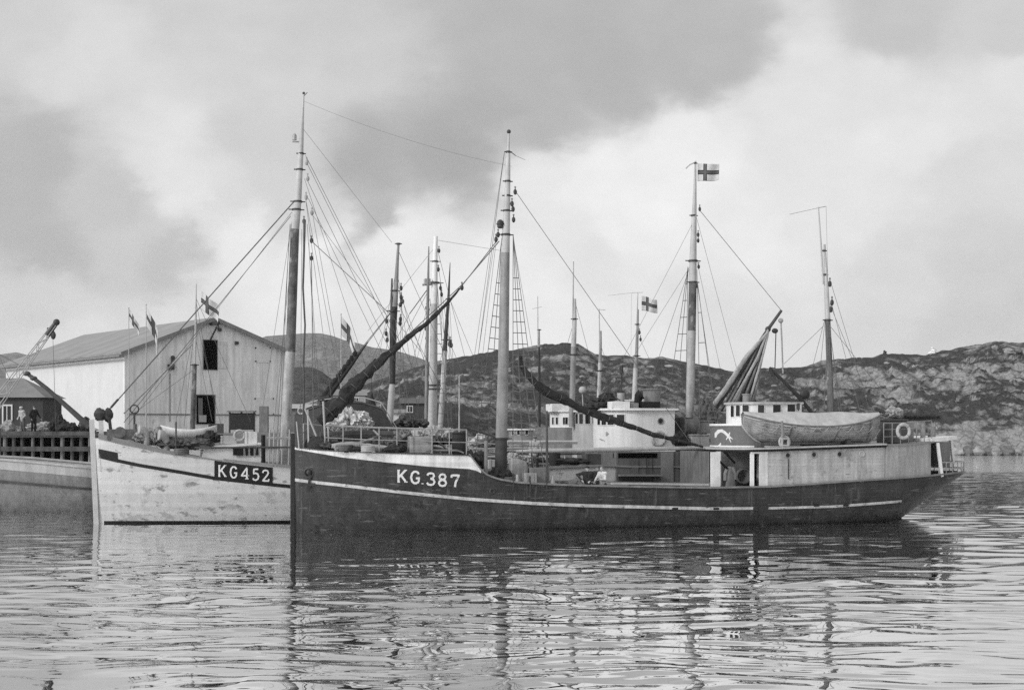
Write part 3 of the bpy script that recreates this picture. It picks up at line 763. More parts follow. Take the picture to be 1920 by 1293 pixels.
def crumple(mb, c, r, sc, seed, fold=0.0, nu=30, nv=18):
    rings = []; o = Vector((seed*3.7 % 50, seed*1.9 % 40, seed*.77 % 30))
    for i in range(nv+1):
        th = math.pi*(i+.02)/(nv+.04); ring = []
        for j in range(nu):
            ph = 2*math.pi*j/nu; n = Vector((math.sin(th)*math.cos(ph), math.sin(th)*math.sin(ph), math.cos(th)))
            k = 1+.38*mnoise.noise(n*1.6+o)+.26*mnoise.noise(n*4+o)+.14*mnoise.noise(n*9+o)
            if fold: k += fold*(.3-abs(mnoise.noise(Vector((n.x*2.2, n.y*2.2, n.z*.8))*1.7+o)))
            ring.append(Vector(c)+Vector((n.x*sc[0], n.y*sc[1], n.z*sc[2]))*r*k)
        rings.append(ring)
    mb.loft(rings)
def heap(bt, px, py, l, sz, label, mat, name, cat, grp=None, seed=0, n=5):
    p = bt.loc(px, py, l) if bt else px; rg = random.Random(seed); mb = MB(); n = max(3, min(6, n//2)); fold = .9 if 'canvas' in name or 'sack' in name else .25
    for k in range(n):
        t = -.5+(k+.5)/n; hgt = sz[2]*rg.uniform(.55, 1.0)*(1-abs(t)*.7)
        crumple(mb, (t*sz[0]*.8, rg.uniform(-.2,.2)*sz[1], hgt*.36), 1, (sz[0]*rg.uniform(.5,.8)/n+.12, sz[1]*.42, hgt*.5), seed*7+k, fold)
    return mesh_thing(bt, mb, name, mat, p, label, cat, grp)
def coil(bt, px, py, l, Rr, label, mat=rope, grp='coils of rope on deck', turns=5):
    p = bt.loc(px, py, l); mb = MB(); pts = []
    for k in range(turns*14):
        a = k/14*2*math.pi; r = Rr*(1-.06*(k/14 % 2)); pts.append((r*math.cos(a), r*math.sin(a), .03+.05*k/14))
    mb.tube(pts, .035, 6); return mesh_thing(bt, mb, 'rope_coil', mat, p, label, 'rope coil', grp)
def barrel(bt, px, py, l, r, h, label, mat, grp='barrels and drums on deck'):
    p = bt.loc(px, py, l); mb = MB(); mb.tube([(0,0,0),(0,0,h*.25),(0,0,h*.5),(0,0,h*.75),(0,0,h)],[r*.88,r*.98,r,r*.98,r*.88],16)
    for z in (.06,.3,.7,.94): mb.tube([(0,0,h*z-.02),(0,0,h*z+.02)],r*1.03,16)
    return mesh_thing(bt, mb, 'barrel', mat, p, label, 'barrel', grp)
crate(A, 788,848,-1.9,(1.0,.7,.72),'grey wooden box on the foredeck between net heap and loose canvas')
heap(A, 742,846,-1.9,(.85,.6,.5),'black net heap on the foredeck beside the wooden box',net,'net_heap','net','net heaps on deck',1)
heap(A, 815,822,-.8,(2.0,.9,.75),'crumpled pale canvas piled high at the end of the foredeck',canvas,'canvas_heap','canvas','canvas heaps on deck',2,14)
heap(A, 815,830,-.6,(1.8,.9,.8),'dark net heap under the crumpled pale canvas on the foredeck',net,'net_heap','net','net heaps on deck',3,12)
barrel(A, 861,851,-1.7,.33,1.0,'tall black drum at the after end of the foredeck railing',rubber)
mb = MB(); mb.beam((-.7,0,.12),(.75,0,.1),.18,.07); mb.beam((.75,0,.1),(1.05,0,-.02),.18,.06); mesh_thing(A, mb, 'plank', wood_box, A.loc(826,848,-2.2), 'pale bent plank lying along the foredeck edge', 'plank')
furl(A, [(622,836),(660,836),(700,839),(735,842)], [.10,.16,.15,.08], -1.2, canvas, 'rolled_awning', 9)
mb = MB(); mb.tube([(-2.2,0,0),(0,0,.04),(2.2,0,.0)],[.2,.24,.16],9); mesh_thing(A, mb, 'dark_spar', wood_dark, A.loc(690,817,.6), 'dark round timber lying behind the foredeck railing', 'timber')
heap(A, 668,846,-1.4,(.9,.5,.35),'small dark rope heap near the stem behind the railing',net,'net_heap','net','net heaps on deck',11)
heap(A, 635,840,-.6,(1.6,1.0,.75),'dark gear tangle by the windlass on the bow of the dark boat',iron,'gear_heap','gear','gear heaps on the dark boat',91,10)
heap(A, 712,838,-.5,(1.8,.9,.7),'brownish net piled in the middle of the foredeck behind the rail',gm('brown_net',.07),'net_heap','net','net heaps on deck',92,12)
heap(A, 770,826,.6,(1.7,.8,.8),'grey canvas bundle behind the wooden box on the foredeck',gm('bundle_grey',.16,.9,.3,3,bump=.5),'canvas_heap','canvas','canvas heaps on deck',93,10)
coil(A, 690,848,-2.0,.3,'coil of pale rope close to the foredeck edge',rope_lt)
for k_, (a_, b_) in enumerate((((628,842,-1.5),(700,822,-.8)),((715,845,-1.8),(772,812,-.5)),((735,840,-1.0),(700,806,.4)),((840,845,-1.6),(800,806,-.6)))):
    A.line(a_, b_, .045, (spar, wood_dark)[k_ % 2], 'loose_spar')
coil(A, 645,846,-1.2,.4,'coil of rope on the foredeck of the dark boat near its stem')
crate(A, 993,907,-1.8,(.55,.45,.5),'pale fish box before the hatch amidships on the dark boat',grey_lt)
crate(A, 1010,907,-1.3,(.9,.5,.75),'grey open box between mast and derrick post on dark boat',grey_mid)
heap(A, 932,905,-1.9,(1.3,.7,1.0),'dark tangle of rope and net heaped on the winch at the mast foot',net,'net_heap','net','net heaps on deck',61,10)
heap(A, 890,868,-.4,(1.0,.8,.9),'dark gear heap under the step of the foredeck',iron,'gear_heap','gear','gear heaps on the dark boat',62,8)
p = A.loc(971,906,-1.0); mb = MB(); mb.loft([[(-.42,-.3,0),(.42,-.3,0),(.42,.3,0),(-.42,.3,0)],[(-.40,-.29,.75),(.42,-.29,.7),(.41,.29,.7),(-.4,.29,.75)],[(-.34,-.24,1.12),(.36,-.22,1.0),(.34,.24,1.02),(-.33,.25,1.1)],[(-.2,-.15,1.2),(.2,-.15,1.08),(.2,.15,1.08),(-.2,.15,1.18)]])
mesh_thing(A, mb, 'covered_box', gm('tarp_grey',.27,.85,.2,2,streak=.3,bump=.5), p, 'pale tarpaulin covered box beside the winch at the mast foot', 'box', 'boxes on the boat decks', 0, .05)
coil(A, 958,906,-2.2,.35,'coil of rope by the bulwark at the foot of the mast')
mb = MB(); mb.tube([(0,0,0),(0,0,.5)],[.16,.05],8); mesh_thing(A, mb, 'cone_fender', grey_lt, A.loc(970,910,-2.5), 'pale cone fender by the bulwark abreast of the winch', 'fender', 'cone fenders')
mb = MB(); mb.tube([(0,0,0),(0,0,.5)],[.18,.06],8); mesh_thing(A, mb, 'cone_fender', grey_lt, A.loc(1036,912,-2.4), 'pale cone fender by the bulwark abaft the derrick post', 'fender', 'cone fenders')
heap(A, 1080,912,-1.0,(1.6,.9,.5),'grey folded net abaft the hatch of the dark boat',gm('grey_net',.12,.95,.4,6,bump=.6),'net_heap','net','net heaps on deck',6,12)
def garment(px, py, l, w, h, mat, label, seed):
    rg = random.Random(seed); mb = MB(); rows = []
    for i in range(10):
        t = i/9; row = []
        for k in range(14):
            a = 2*math.pi*k/14; rr = w*(.45+.55*t**.6)*(1+.12*math.sin(3*a+seed+t*2)); row.append((rr*math.cos(a), .35*rr*math.sin(a), -h*t))
        rows.append(row)
    mb.loft(rows)
    mb.tube([(-w*.5,0,-.03),(-w*.95,0,-h*.35),(-w*1.0,0,-h*.7)],[.08,.1,.09],8); mb.tube([(w*.5,0,-.03),(w*.95,0,-h*.35),(w*1.05,0,-h*.65)],[.08,.1,.09],8)
    return mesh_thing(A, mb, 'oilskin', mat, A.loc(px, py, l), label, 'oilskin', 'oilskins hung in the deckhouse recess')
garment(1369,874,-2.0,.26,.95,gm('oilskin_grey',.17,.6,.2,3),'pale oilskin hung under the awning brace in the recess',1)
garment(1394,876,-1.85,.22,.9,gm('oilskin_dark',.05,.6,.2,3),'dark oilskin hung against the inner wall of the recess',2)
mb = MB()
for k in range(6): mb.torus((.02*k,-.04*k,0),.27+.015*k,.035,(.1,1,.05),20,6)
mesh_thing(A, mb, 'hanging_hose', gm('hose_grey',.10,.6,.2,3), A.loc(1388,892,-2.0)+Vector((0,0,0)), 'dark coiled hose hung low in the deckhouse recess', 'hose')
heap(A, 1730,783,-.6,(2.2,.5,.3),'dark net bundle lashed on the boom over the stern',net,'net_heap','net','net heaps on deck',7,10)
heap(A, 1672,779,-.6,(.8,.6,.55),'grey canvas bundle on the stowed boom behind the lifeboat',canvas,'canvas_heap','canvas','canvas heaps on deck',8)

# ================================================================== the white boat beyond her
B = Boat(-19.87, 68.2, 16.0, 37.5, 6.0, 'white fishing boat numbered KG 452 lying behind the dark one',
    sheer_px=[(192,821),(230,831),(262,837),(293,844),(338,852),(403,861),(450,866),(500,871),(549,875)],
    sheer=[(15,2.42),(20,2.45),(24.5,2.62),(26,2.55),(30,2.5),(37.5,3.0)], run=(31.5,3.0), bpow=(2.0,.7))
B.rake = .24; B.hull(hull_white)
bx = edge(B,419,862).x
B.band([(192,822),(230,832),(262,838.5),(293,846),(338,854),(403,861.5),(419,863)], [(192,812),(230,822),(262,829),(293,838.5),(338,849.5),(403,860.4),(419,862.6)], gm('grey_rail_paint',.13,.6,.15,2), 'bow_rail', .06)
B.rail(grey_mid, bx, B.L-.05, .2, .08, .04)
sk = [(191,853),(228,864),(262,871.5),(340,885),(402,896),(513,908.5),(549,912)]
B.band([(x, y+3.2) for x, y in sk], [(x, y-3.2) for x, y in sk], black, 'dark_stripe', .012, both=False)
B.band([(191,858),(225.5,867)], [(191,841),(226.5,848.5)], black, 'dark_bow_patch', .018, both=False, n=10)
B.band([(400.5,898),(450,904),(511,907.5)], [(402,863),(450,869.5),(513,876.5)], black, 'number_panel', .02, both=False, n=20)
B.strip(.3, 32, lambda x: -.04, lambda x: .10, black, 'boot_top', .01)
lettering(B, [('K',411,892.5,11.5),('G',431.5,895,11.5),('4',452.5,897,13.5),('5',473.5,899.5,12),('2',491.5,901.5,12.5)], 20.5, 3.0, letter_white, 'registration_lettering', .026, B.root)
mb = MB(); mb.beam((-.02,0,-1.2),(-.27,0,B.loc(177,786,0).z),.24,.3); mb.build('stem_post', gm('stem_white',.44,.6,.12,2), B.root)
mb = MB(); mb.beam((.22,-.2,2.5),(.16,-.2,B.loc(190,788,0).z),.22,.22); mb.beam((.22,.2,2.5),(.16,.2,B.loc(190,790,0).z),.22,.22); mb.build('knighthead', gm('stem_white',.44), B.root)
mb = MB(); p = B.loc(188,777,0); mb.ball(p,.3,(1.1,.9,1),10,7,.18,4); mb.ball(p+Vector((.35,0,-.03)),.28,(.8,.8,1.2),10,7,.18,5); mb.tube([p+Vector((.4,-.1,-.1)),p+Vector((.5,-.1,-.9))],.08,7); mb.build('bow_roller', iron, B.root)
# masts
bm = B.mast([(533,872),(535.5,795),(544.5,660),(553,430),(557,385),(558,379),(561,330),(564,288),(567,220),(569.5,176)], 0, [.27,.26,.245,.215,.20,.19,.16,.13,.08,.035], [gm('mast_foot_pale',.34,.65,.25,1.5,streak=.3), mast_dark, mast_pale], cuts=(2,3), name='foremast')
for px, py, r in ((564.5,288,.14),(562,318,.17),(558.5,378,.22),(556,393,.23)): B.ring(px, py, 0, r, bm)
mb = MB(); p = B.loc(569.5,175,0); mb.ball(p,.07); mb.beam(p+Vector((0,0,-.15)),p+Vector((.18,0,.05)),.03,.03); mb.build('mast_truck', iron, bm)
mb = MB(); p = B.loc(552,258,0); mb.tube([p+Vector((0,0,-.13)),p+Vector((0,0,.13))],.11,10); mb.beam(p+Vector((-.1,0,-.22)),B.loc(565,266,0),.07,.06); mb.ball(p+Vector((0,0,.15)),.07); mb.build('masthead_lamp', steel, bm)
for px, py, mm in ((575,305,steel),(577,335,steel),(574,370,steel),(585,399,steel),(570,415,iron),(584,451,iron),(584,484,iron)): B.block(px, py, -.1, bm, .12, mm)
B.line((551,378,0),(206,766,0),.032,name='forestay'); B.line((208,764,0),(222,748,0),.06,iron,'forestay_sleeve'); B.line((545,405,0),(232,792,.3),.017,name='forestay'); B.line((547,398,0),(240,795,-.3),.012)
for a, b, r in (((573,292,0),(790,720,-1.0),.013),((575,305,0),(742,640,-2.0),.013),((577,340,0),(762,720,1.0),.012),((578,372,0),(735,700,-2.6),.012),((584,452,-.2),(735,592,-1.0),.018),((735,592,-1.0),(790,660,-1.5),.012),((544,420,0),(519,830,-2.2),.016),((542,440,0),(524,845,-2.0),.012),((584,485,-.2),(588,830,-2.6),.02),((586,401,-.2),(640,700,-2.5),.011),((576,420,0),(604,820,-2.4),.011),((566,430,0),(563,820,-1.4),.012),((579,455,0),(597,800,1.8),.011)):
    B.line(a, b, r, parent=bm)
B.line((570,190,0),(960,312,-2),.006,parent=bm,name='aerial',sag=.3)
mb = MB(); mb.tube([B.loc(x,y,-.5) for x,y in ((571,412),(570,470),(568,540),(572,610),(569,680),(570,750),(566,830))],[.07,.055,.05,.045,.05,.05,.05],7); mb.build('hoisted_gaff', gm('gaff_dark',.07,.7,.3,3), bm)
xa = edge(B,470,868).x; xb = edge(B,530,872).x
# mizzen mast
b2 = B.mast([(1292,830),(1293.5,770),(1297,620),(1299,529),(1299.5,481),(1302,390),(1304,302)], 0, [.24,.23,.225,.21,.19,.12,.05], [gm('mast_foot_pale',.34), mast_dark, mast_pale], cuts=(2,3), name='mainmast')
for px, py, r in ((1299.5,489,.26),(1300.5,404,.14),(1299,529,.22),(1303.5,306,.07)): B.ring(px, py, 0, r, b2)
for px, py in ((1312,392),(1309,440),(1309,451),(1310,500),(1306,536)): B.block(px, py, -.1, b2, .11)
mb = MB(); mb.tube([B.loc(1286,316,0),B.loc(1293,309,0),B.loc(1304,304,0)],.035,6); mb.build('flag_gaff', mast_pale, b2)
x0 = B.loc(1235,850,2.7).x; x1 = B.loc(1283,850,2.8).x
B.ladder((1290,500,.1), [(x0,2.75,B.zs(x0)),((x0+x1)/2,2.75,B.zs(x0)),(x1,2.75,B.zs(x1))], .03, .9, .9)
x0 = B.loc(1312,850,-2.4).x; x1 = B.loc(1352,850,-2.5).x
B.ladder((1308,530,-.1), [(x0,-2.5,B.zs(x0)),(x1,-2.5,B.zs(x1))], .1, .6, 1.6)
for a, b in (((1292,505,0),(1225,700,1.5)),((1308,535,0),(1345,790,-2)),((1307,505,0),(1313,800,-1.5)),((1305,560,0),(1300,800,-2))): B.line(a, b, .012, parent=b2)
# raised mizzen boom with a loosely furled sail
mb = MB(); mb.tube([B.loc(1318,800,.3),B.loc(1370,725,.3),B.loc(1438,620,.3),B.loc(1465,582,.3)],[.10,.11,.10,.08],9); mb.build('mizzen_boom', gm('boom_dark',.06,.65,.3,3), B.root)
B.line((1311,393,0),(1465,582,.3),.016,name='topping_lift')
mb = MB(); rows = []
for i in range(22):
    t = i/21; L0 = Vector((1437,616)).lerp(Vector((1350,770)), t); R0 = Vector((1442,620)).lerp(Vector((1415,744)), t**.85); row = []
    for k in range(41):
        u = k/40; q = L0.lerp(R0, u); d = .35+.26*math.sin(u*23+t*1.2)*t**.6+.1*math.sin(u*47+t*5)*t
        row.append(B.loc(q.x, q.y+4*math.sin(u*15)*t, d))
    rows.append(row)
mb.loft(rows, closed=False, cap=False); o = mb.build('furled_mizzen_sail', gm('sail_grey',.22,.9,.25,1.3,streak=.35,bump=.3), B.root, angle=60); sl = o.modifiers.new('Solidify','SOLIDIFY'); sl.thickness = .05
for k in range(3):
    pts = [[(1440,622),(1400,668),(1360,730),(1330,770)],[(1440,618),(1420,672),(1390,725),(1362,772)],[(1441,622),(1428,675),(1416,715),(1405,752)]][k]
    furl(B, pts, [[.06,.11,.13,.09],[.05,.07,.08,.06],[.05,.06,.07,.05]][k], .1, sail_pale, 'sail_fold', 20+k, lump=.12, lash=False)
mb = MB(); mb.tube([B.loc(1464,598,.3),B.loc(1466,640,.3),B.loc(1468,700,.3)],.05,6); mb.ball(B.loc(1464,601,.3),.14); mb.build('boom_tackle', rope_lt, B.root)
mb = MB(); mb.tube([B.loc(1455,618,.3),B.loc(1453,690,.3)],.03,6); mb.ball(B.loc(1453,620,.3),.16,(1.2,.7,.9)); mb.ball(B.loc(1440,617,.3),.16); mb.build('boom_tackle', iron, B.root)
for a, b, r in (((571,335,-.1),(690,700,2.4),.010),((565,300,0),(508,850,2.6),.010),((573,372,-.1),(655,820,-2.6),.011),((574,380,-.1),(632,830,-2.7),.011),((548,410,0),(478,858,-2.4),.010),((567,240,0),(735,455,2),.008),((585,402,-.1),(724,590,1),.010)):
    B.line(a, b, r, parent=bm, name='shroud')
for a, b in (((1303,410,0),(1120,765,-.5)),((1300,490,0),(1130,760,.6)),((1307,490,0),(1372,790,1.8)),((1305,404,0),(1400,760,1.0))): B.line(a, b, .009, parent=b2, name='shroud')
# wheelhouse and deckhouse
g0 = B.loc(1143,880,-3.0).x; g1 = B.loc(1345,880,-3.0).x; go = house_outline(g0, g1, 3.04, .35)
zg1 = B.loc(1190,846,-1.9).z
mb = MB(); mb.prism(go, 1.4, zg1); dh = mb.build('deckhouse', gm('deckhouse_grey',.115,.55,.15,1.2,streak=.25,planks=1.1,pax='X',seam=.85), B.root)
w0 = B.loc(1116,800,0).x; w1 = B.loc(1265,800,-1.95).x; wo = house_outline(w0, w1, 1.95, 1.9)
zt = B.loc(1150,769,-1.5).z
mb = MB(); mb.prism(wo, zg1-.05, zt); bw = mb.build('wheelhouse', gm('wheelhouse_white2',.62,.5,.06,1.5,streak=.15), B.root)
mb = MB(); mb.prism(grow(wo,.2), zt, zt+.11); mb.build('roof', white, bw)
mb = MB(); mb.prism(grow(wo,.04), zg1-.06, zg1+.06); mb.build('base_trim', white, bw)
for a, b in ((1121.5,1126),(1129,1137),(1140,1151),(1157,1171)): window(B, wo, a, b, 777, 796, bw, 1.2)
p = OutlineMap(B, wo).on(1238.5,789,.01); mb = MB(); mb.torus(p,.15,.03,(0,1,0),16,6); f = mb.build('porthole', grey_mid, bw); mb = MB(); mb.tube([p+Vector((0,-.01,0)),p+Vector((0,.05,0))],.14,16); mb.build('pane', glass, f)
ribbon_on(B, wo, [[(1137,809,2),(1139,813,6),(1137,817,2)],[(1124,822,1),(1128,824,2.5),(1134,826,1)]], gm('badge_grey',.25,.6,.3,8), 'bow_badge', bw)
p = OutlineMap(B, wo).on(1234,822,.06); ring_buoy(B, p, .34, 'pale ring lifebuoy on the white wheelhouse wall under the furled sail')
a = B.loc(1160,768,-1.2); mb = MB(); mb.box((a.x,-1.2,zt+.28),(1.0,.7,.36)); mb.build('roof_box', white, bw, bevel=.02)
a = B.loc(1217,768,-1.2); mb = MB(); mb.box((a.x,-1.2,zt+.28),(1.0,.7,.36)); mb.build('roof_hatch', black, bw, bevel=.02)
a = B.loc(1187,768,-1.2); mb = MB(); mb.box((a.x,-1.2,zt+.24),(.45,.5,.3)); mb.build('battery_case', grey_mid, bw, bevel=.02)
p = B.loc(1222,757,-.6); mb = MB(); mb.tube([(p.x,-.6,zt),(p.x,-.6,zt+.75),(p.x+.02,-.6,zt+1.1)],[.44,.44,.5],18); mb.tube([(p.x,-.6,zt+1.1),(p.x,-.6,zt+1.15)],.56,18); mb.build('funnel', grey_mid, bw)
p = B.loc(1196,755,-1.0); mb = MB(); mb.tube([(p.x,-1.0,zt),(p.x,-1.0,zt+.5),(p.x+.03,-1.05,zt+.75),(p.x+.16,-1.12,zt+.85)],[.2,.2,.24,.3],12); mb.build('vent_cowl', black, bw)
p = B.loc(1164,752,.2); mb = MB(); mb.tube([(p.x,.2,zt),(p.x,.2,zt+.95)],.2,12); mb.build('vent_pipe', grey_lt, bw)
p = B.loc(1165,690,.5); mb = MB(); mb.tube([(p.x,.5,zt),(p.x,.5,B.loc(1165,690,.5).z)],.035,6); mb.tube([(p.x,.5,B.loc(1165,700,.5).z),(p.x,.5,B.loc(1165,685,.5).z)],.12,8); mb.build('radio_pole', iron, bw)
heap(B, 1120,768,-.3,(1.0,.9,.75),'dark net heap on the white wheelhouse roof beside the white box',net,'net_heap','net','net heaps on deck',12)
heap(B, 1137,758,.3,(1.6,.9,.7),'black canvas roll behind the white box on the wheelhouse roof',gm('black_canvas',.03,.9,.3,4),'canvas_heap','canvas','canvas heaps on deck',13)
heap(B, 1160,764,-.2,(1.5,.5,.4),'pale canvas bundle on the wheelhouse roof under the vent pipe',canvas,'canvas_heap','canvas','canvas heaps on deck',14)
p = B.loc(1092,731,.4); mb = MB(); mb.ball((0,0,0),.2,(1,1,1),14,9); mb.tube([(0,0,-.2),(.05,0,-1.1)],.03,6); mesh_thing(B, mb, 'marker_buoy', grey_lt, p, 'pale round marker buoy on a stick before the white wheelhouse', 'buoy')
# engine casing, drum and boxes on the deckhouse roof abaft the wheelhouse
a = B.loc(1268,846,-1.9).x; b_ = B.loc(1338,846,-1.9).x; zc = B.loc(1300,782,-1.2).z
mb = MB(); mb.box(((a+b_)/2+.1,.2,(zg1+zc)/2),(b_-a,2.2,zc-zg1)); mb.build('engine_casing', gm('casing_dark',.05,.6,.3,2,streak=.3), B.root, bevel=.04)
mb = MB(); p = B.loc(1292,800,-1.3); mb.tube([(p.x-.35,-1.3,p.z),(p.x+.35,-1.3,p.z)],.42,16); mb.tube([(p.x-.4,-1.3,p.z),(p.x-.34,-1.3,p.z)],.55,16); mb.tube([(p.x+.34,-1.3,p.z),(p.x+.4,-1.3,p.z)],.55,16); mb.build('winch_drum', gm('drum_grey',.10,.6,.3,4), B.root)
for k_, (px0, px1, y0, y1, ll, mm) in enumerate(((1313,1338,790,812,-1.5,grey_mid),(1296,1330,816,838,-2.0,grey_lt))):
    p = B.loc(px0,y1,ll); q = B.loc(px1,y0,ll); mb = MB(); mb.box(((p.x+q.x)/2,ll+.3,(p.z+q.z)/2),(q.x-p.x,.6,q.z-p.z)); mb.box(((p.x+q.x)/2,ll+.3,q.z+.03),(q.x-p.x+.1,.7,.06)); mb.build('roof_locker', mm, B.root, bevel=.02)
heap(B, 1275,830,-2.0,(.7,.6,.9),'dark rope tangle at the after corner of the white wheelhouse',net,'net_heap','net','net heaps on deck',81)
heap(B, 1322,790,-.6,(1.0,.7,1.4),'grey hooded canvas standing abaft the mainmast of the white boat',gm('hood_canvas',.10,.9,.3,3,bump=.4),'canvas_heap','canvas','canvas heaps on deck',82)
# deckhouse door and ladder, cabin forward
patch(B, go, 1239,1262,847,906,grey_mid,'pillar',dh,.01,.05); patch(B, go, 1150,1232,849,858,void,'eave_shade_strip',dh,.008,.02); patch(B, go, 1160,1218,893,905,black,'locker',dh,.04,.3)  # the near-black strip paints the shade under the eave
patch(B, go, 1184,1196,862,893,gm('door_grey',.09,.6,.2,2),'door',dh,.01,.03); patch(B, go, 1158,1236,889,892,grey_mid,'step',dh,.05,.32)
for px in (1211,1222): patch(B, go, px, px+1.4, 858, 905, iron, 'ladder_stile', dh, .04, .03, 2)
mb = MB(); p = B.loc(1147,908,-2.0); mb.beam(B.loc(1140,866,-2.2), B.loc(1150,908,-2.3), .1, .1); mb.build('gangway_post', grey_lt, B.root)
ca0 = B.loc(378,850,-1.2).x; ca1 = B.loc(489,850,-1.2).x; zc1 = B.loc(430,837,-1.2).z
mb = MB(); mb.loft([[(ca0-.3,-1.2,1.2),(ca0-.3,1.2,1.2),(ca0+.1,1.0,zc1-.1),(ca0+.1,-1.0,zc1-.1)],[(ca1,-1.2,1.2),(ca1,1.2,1.2),(ca1,1.1,zc1+.1),(ca1,-1.1,zc1+.1)]]); cab = mb.build('companion_cabin', white, B.root)
mb = MB(); mb.loft([[(ca0-.1,-1.15,zc1-.12),(ca0-.1,1.15,zc1-.12),(ca0-.1,1.15,zc1-.04),(ca0-.1,-1.15,zc1-.04)],[(ca1+.1,-1.25,zc1+.1),(ca1+.1,1.25,zc1+.1),(ca1+.1,1.25,zc1+.18),(ca1+.1,-1.25,zc1+.18)]]); mb.build('cabin_roof', white, cab)
for a, b in ((437,456),(460,465),(469,475),(479,484)):
    p = B.loc(a,853,-1.17); q = B.loc(b,838,-1.13); mb = MB(); mb.box(((p.x+q.x)/2,-1.165,(p.z+q.z)/2),(q.x-p.x,.05,abs(q.z-p.z))); mb.build('cabin_window', black, cab)
mb = MB(); a = B.loc(365,839,-2.2); b = B.loc(548,838,-2.0); mb.tube([a,b],.045,7); mb.build('stowed_spar', wood_dark, B.root)
mb = MB(); mb.tube([B.loc(494,872,-1.8),B.loc(493.5,815,-1.8)],.1,9); mb.build('mooring_bitt', black, B.root)
for px in (504,512,520,528,541):
    mb = MB(); mb.tube([B.loc(px,872,-2.0),B.loc(px+2,805,-2.0)],.035,6); mb.build('fife_rail_post', grey_lt, B.root)
mb = MB()
for y in (820,822,838): mb.tube([B.loc(500,y,-2.0),B.loc(546,y,-2.0)],.03,6)
mb.build('fife_rail', grey_lt, B.root)
# bow deck gear
mb = MB(); p = B.loc(225,814,-.4); mb.box((p.x+.2,0,p.z),(1.6,1.6,.5)); mb.tube([(p.x,-.8,p.z+.1),(p.x,.8,p.z+.1)],.2,14); mb.tube([(p.x,-.85,p.z+.1),(p.x,-.78,p.z+.1)],.27,14); mb.tube([(p.x+.7,-.6,p.z),(p.x+.7,-.6,p.z+.5)],.08,8); mb.build('windlass', gm('windlass_grey',.09,.6,.35,4), B.root)
mb = MB(); p = B.loc(252,800,-.3); mb.tube([(p.x,-.3,p.z-.6),(p.x,-.3,p.z+.65)],.05,7); mb.torus((p.x,-.3,p.z+.85),.2,.035,(0,1,0),18,6); mb.build('handwheel_post', iron, B.root)
mb = MB(); a = B.loc(222,806,.2); b = B.loc(262,806,.2); mb.beam(a,b,1.4,.1); mb.build('anchor_platform', grey_mid, B.root)
heap(B, 280,826,-.5,(1.4,.8,.7),'grey canvas heap on the bow of the white boat',canvas,'canvas_heap','canvas','canvas heaps on deck',15,10)
def ventilator(bt, px, py, l, r, label):
    p = bt.loc(px, py, l); mb = MB(); mb.tube([(0,0,-.7),(0,0,.1),(-.06,-.05,.3),(-.2,-.1,.42),(-.36,-.14,.44)],[r*.6,r*.6,r*.75,r*.95,r],12); return mesh_thing(bt, mb, 'vent_cowl', grey_lt, p, label, 'ventilator', 'deck ventilators')
ventilator(B, 312,832,-1.0,.26,'pale curved ventilator cowl on the white boat near its bow')
ventilator(B, 275,822,-.9,.22,'smaller pale ventilator cowl beside the bow canvas')
def dinghy(bt, pxa, pxb, py, l, label):
    a = bt.loc(pxa,py,l); b = bt.loc(pxb,py,l); Lb = b.x-a.x; mb = MB(); rows = []
    for i in range(25):
        t = .01+.98*i/24; w = .65*max(0,1-abs(2*t-1)**2.4)**.7; zg = .55+.22*abs(2*t-1)**2; rows.append([((t-.5)*Lb, w*math.sin(q), zg-(zg-.1*abs(2*t-1)**3*5)*math.cos(q)) for q in np.linspace(-math.pi/2,math.pi/2,13)])
    root = empty('dinghy', bt.world(((a.x+b.x)/2,l,a.z)), bt.yaw, label, 'dinghy')
    mb.loft(rows, closed=False, cap=False); o = mb.build('dinghy_hull', white_worn, root); sl = o.modifiers.new('Solidify','SOLIDIFY'); sl.thickness = .03
    mb = MB()
    for t in (.3,.6): mb.box(((t-.5)*Lb,0,.42),(.2,1.1,.04))
    mb.build('thwart', wood_box, root)
dinghy(B, 300,408,826,-.2,'small pale open dinghy on the foredeck of the white boat')
heap(B, 345,838,-.8,(2.6,.9,.7),'dark net heap along the dinghy on the white boat',gm('brown_net',.07,.95,.5,6,bump=.6),'net_heap','net','net heaps on deck',16,14)
heap(B, 392,826,-.6,(1.2,.8,.7),'dark net heap at the after end of the dinghy',net,'net_heap','net','net heaps on deck',17,10)
p = B.loc(449,816,-1.0); ring_buoy(B, p, .24, 'small ring lifebuoy beside the white crate forward of the mast')
crate(B, 470,832,-.8,(.6,.5,.6),'white slatted crate beside the small ring lifebuoy',white_worn)
crate(B, 428,832,-.7,(.8,.5,.4),'low pale box before the small ring lifebuoy',grey_lt)
coil(B, 340,852,-1.8,.35,'coil of rope inside the bulwark of the white boat')
barrel(B, 295,822,-.2,.2,.6,'small pale keg beside the bow canvas of the white boat',grey_lt)
p = B.loc(330,812,-1.4); mb = MB(); mb.tube([(0,0,-.8),(0,0,.55)],.04,6); mesh_thing(B, mb, 'boat_hook', wood_dark, p, 'dark upright stick by the dinghy on the white boat', 'pole')
heap(B, 905,878,-1.2,(1.6,.8,.8),'dark gear heap on the white boat seen just left of the near dark mast',iron,'gear_heap','gear','gear heaps on the white boat',63,10)
heap(B, 970,868,.8,(1.6,1.0,.7),'grey tarpaulin mound on the white boat right of the near dark mast',canvas,'canvas_heap','canvas','canvas heaps on deck',64,12)
barrel(B, 1040,872,-1.0,.3,.85,'dark drum on the white boat beside the grey tarpaulin mound',rubber)
crate(B, 1112,872,-1.2,(1.0,.7,.6),'dark wooden box on the white boat before its deckhouse',wood_dark)
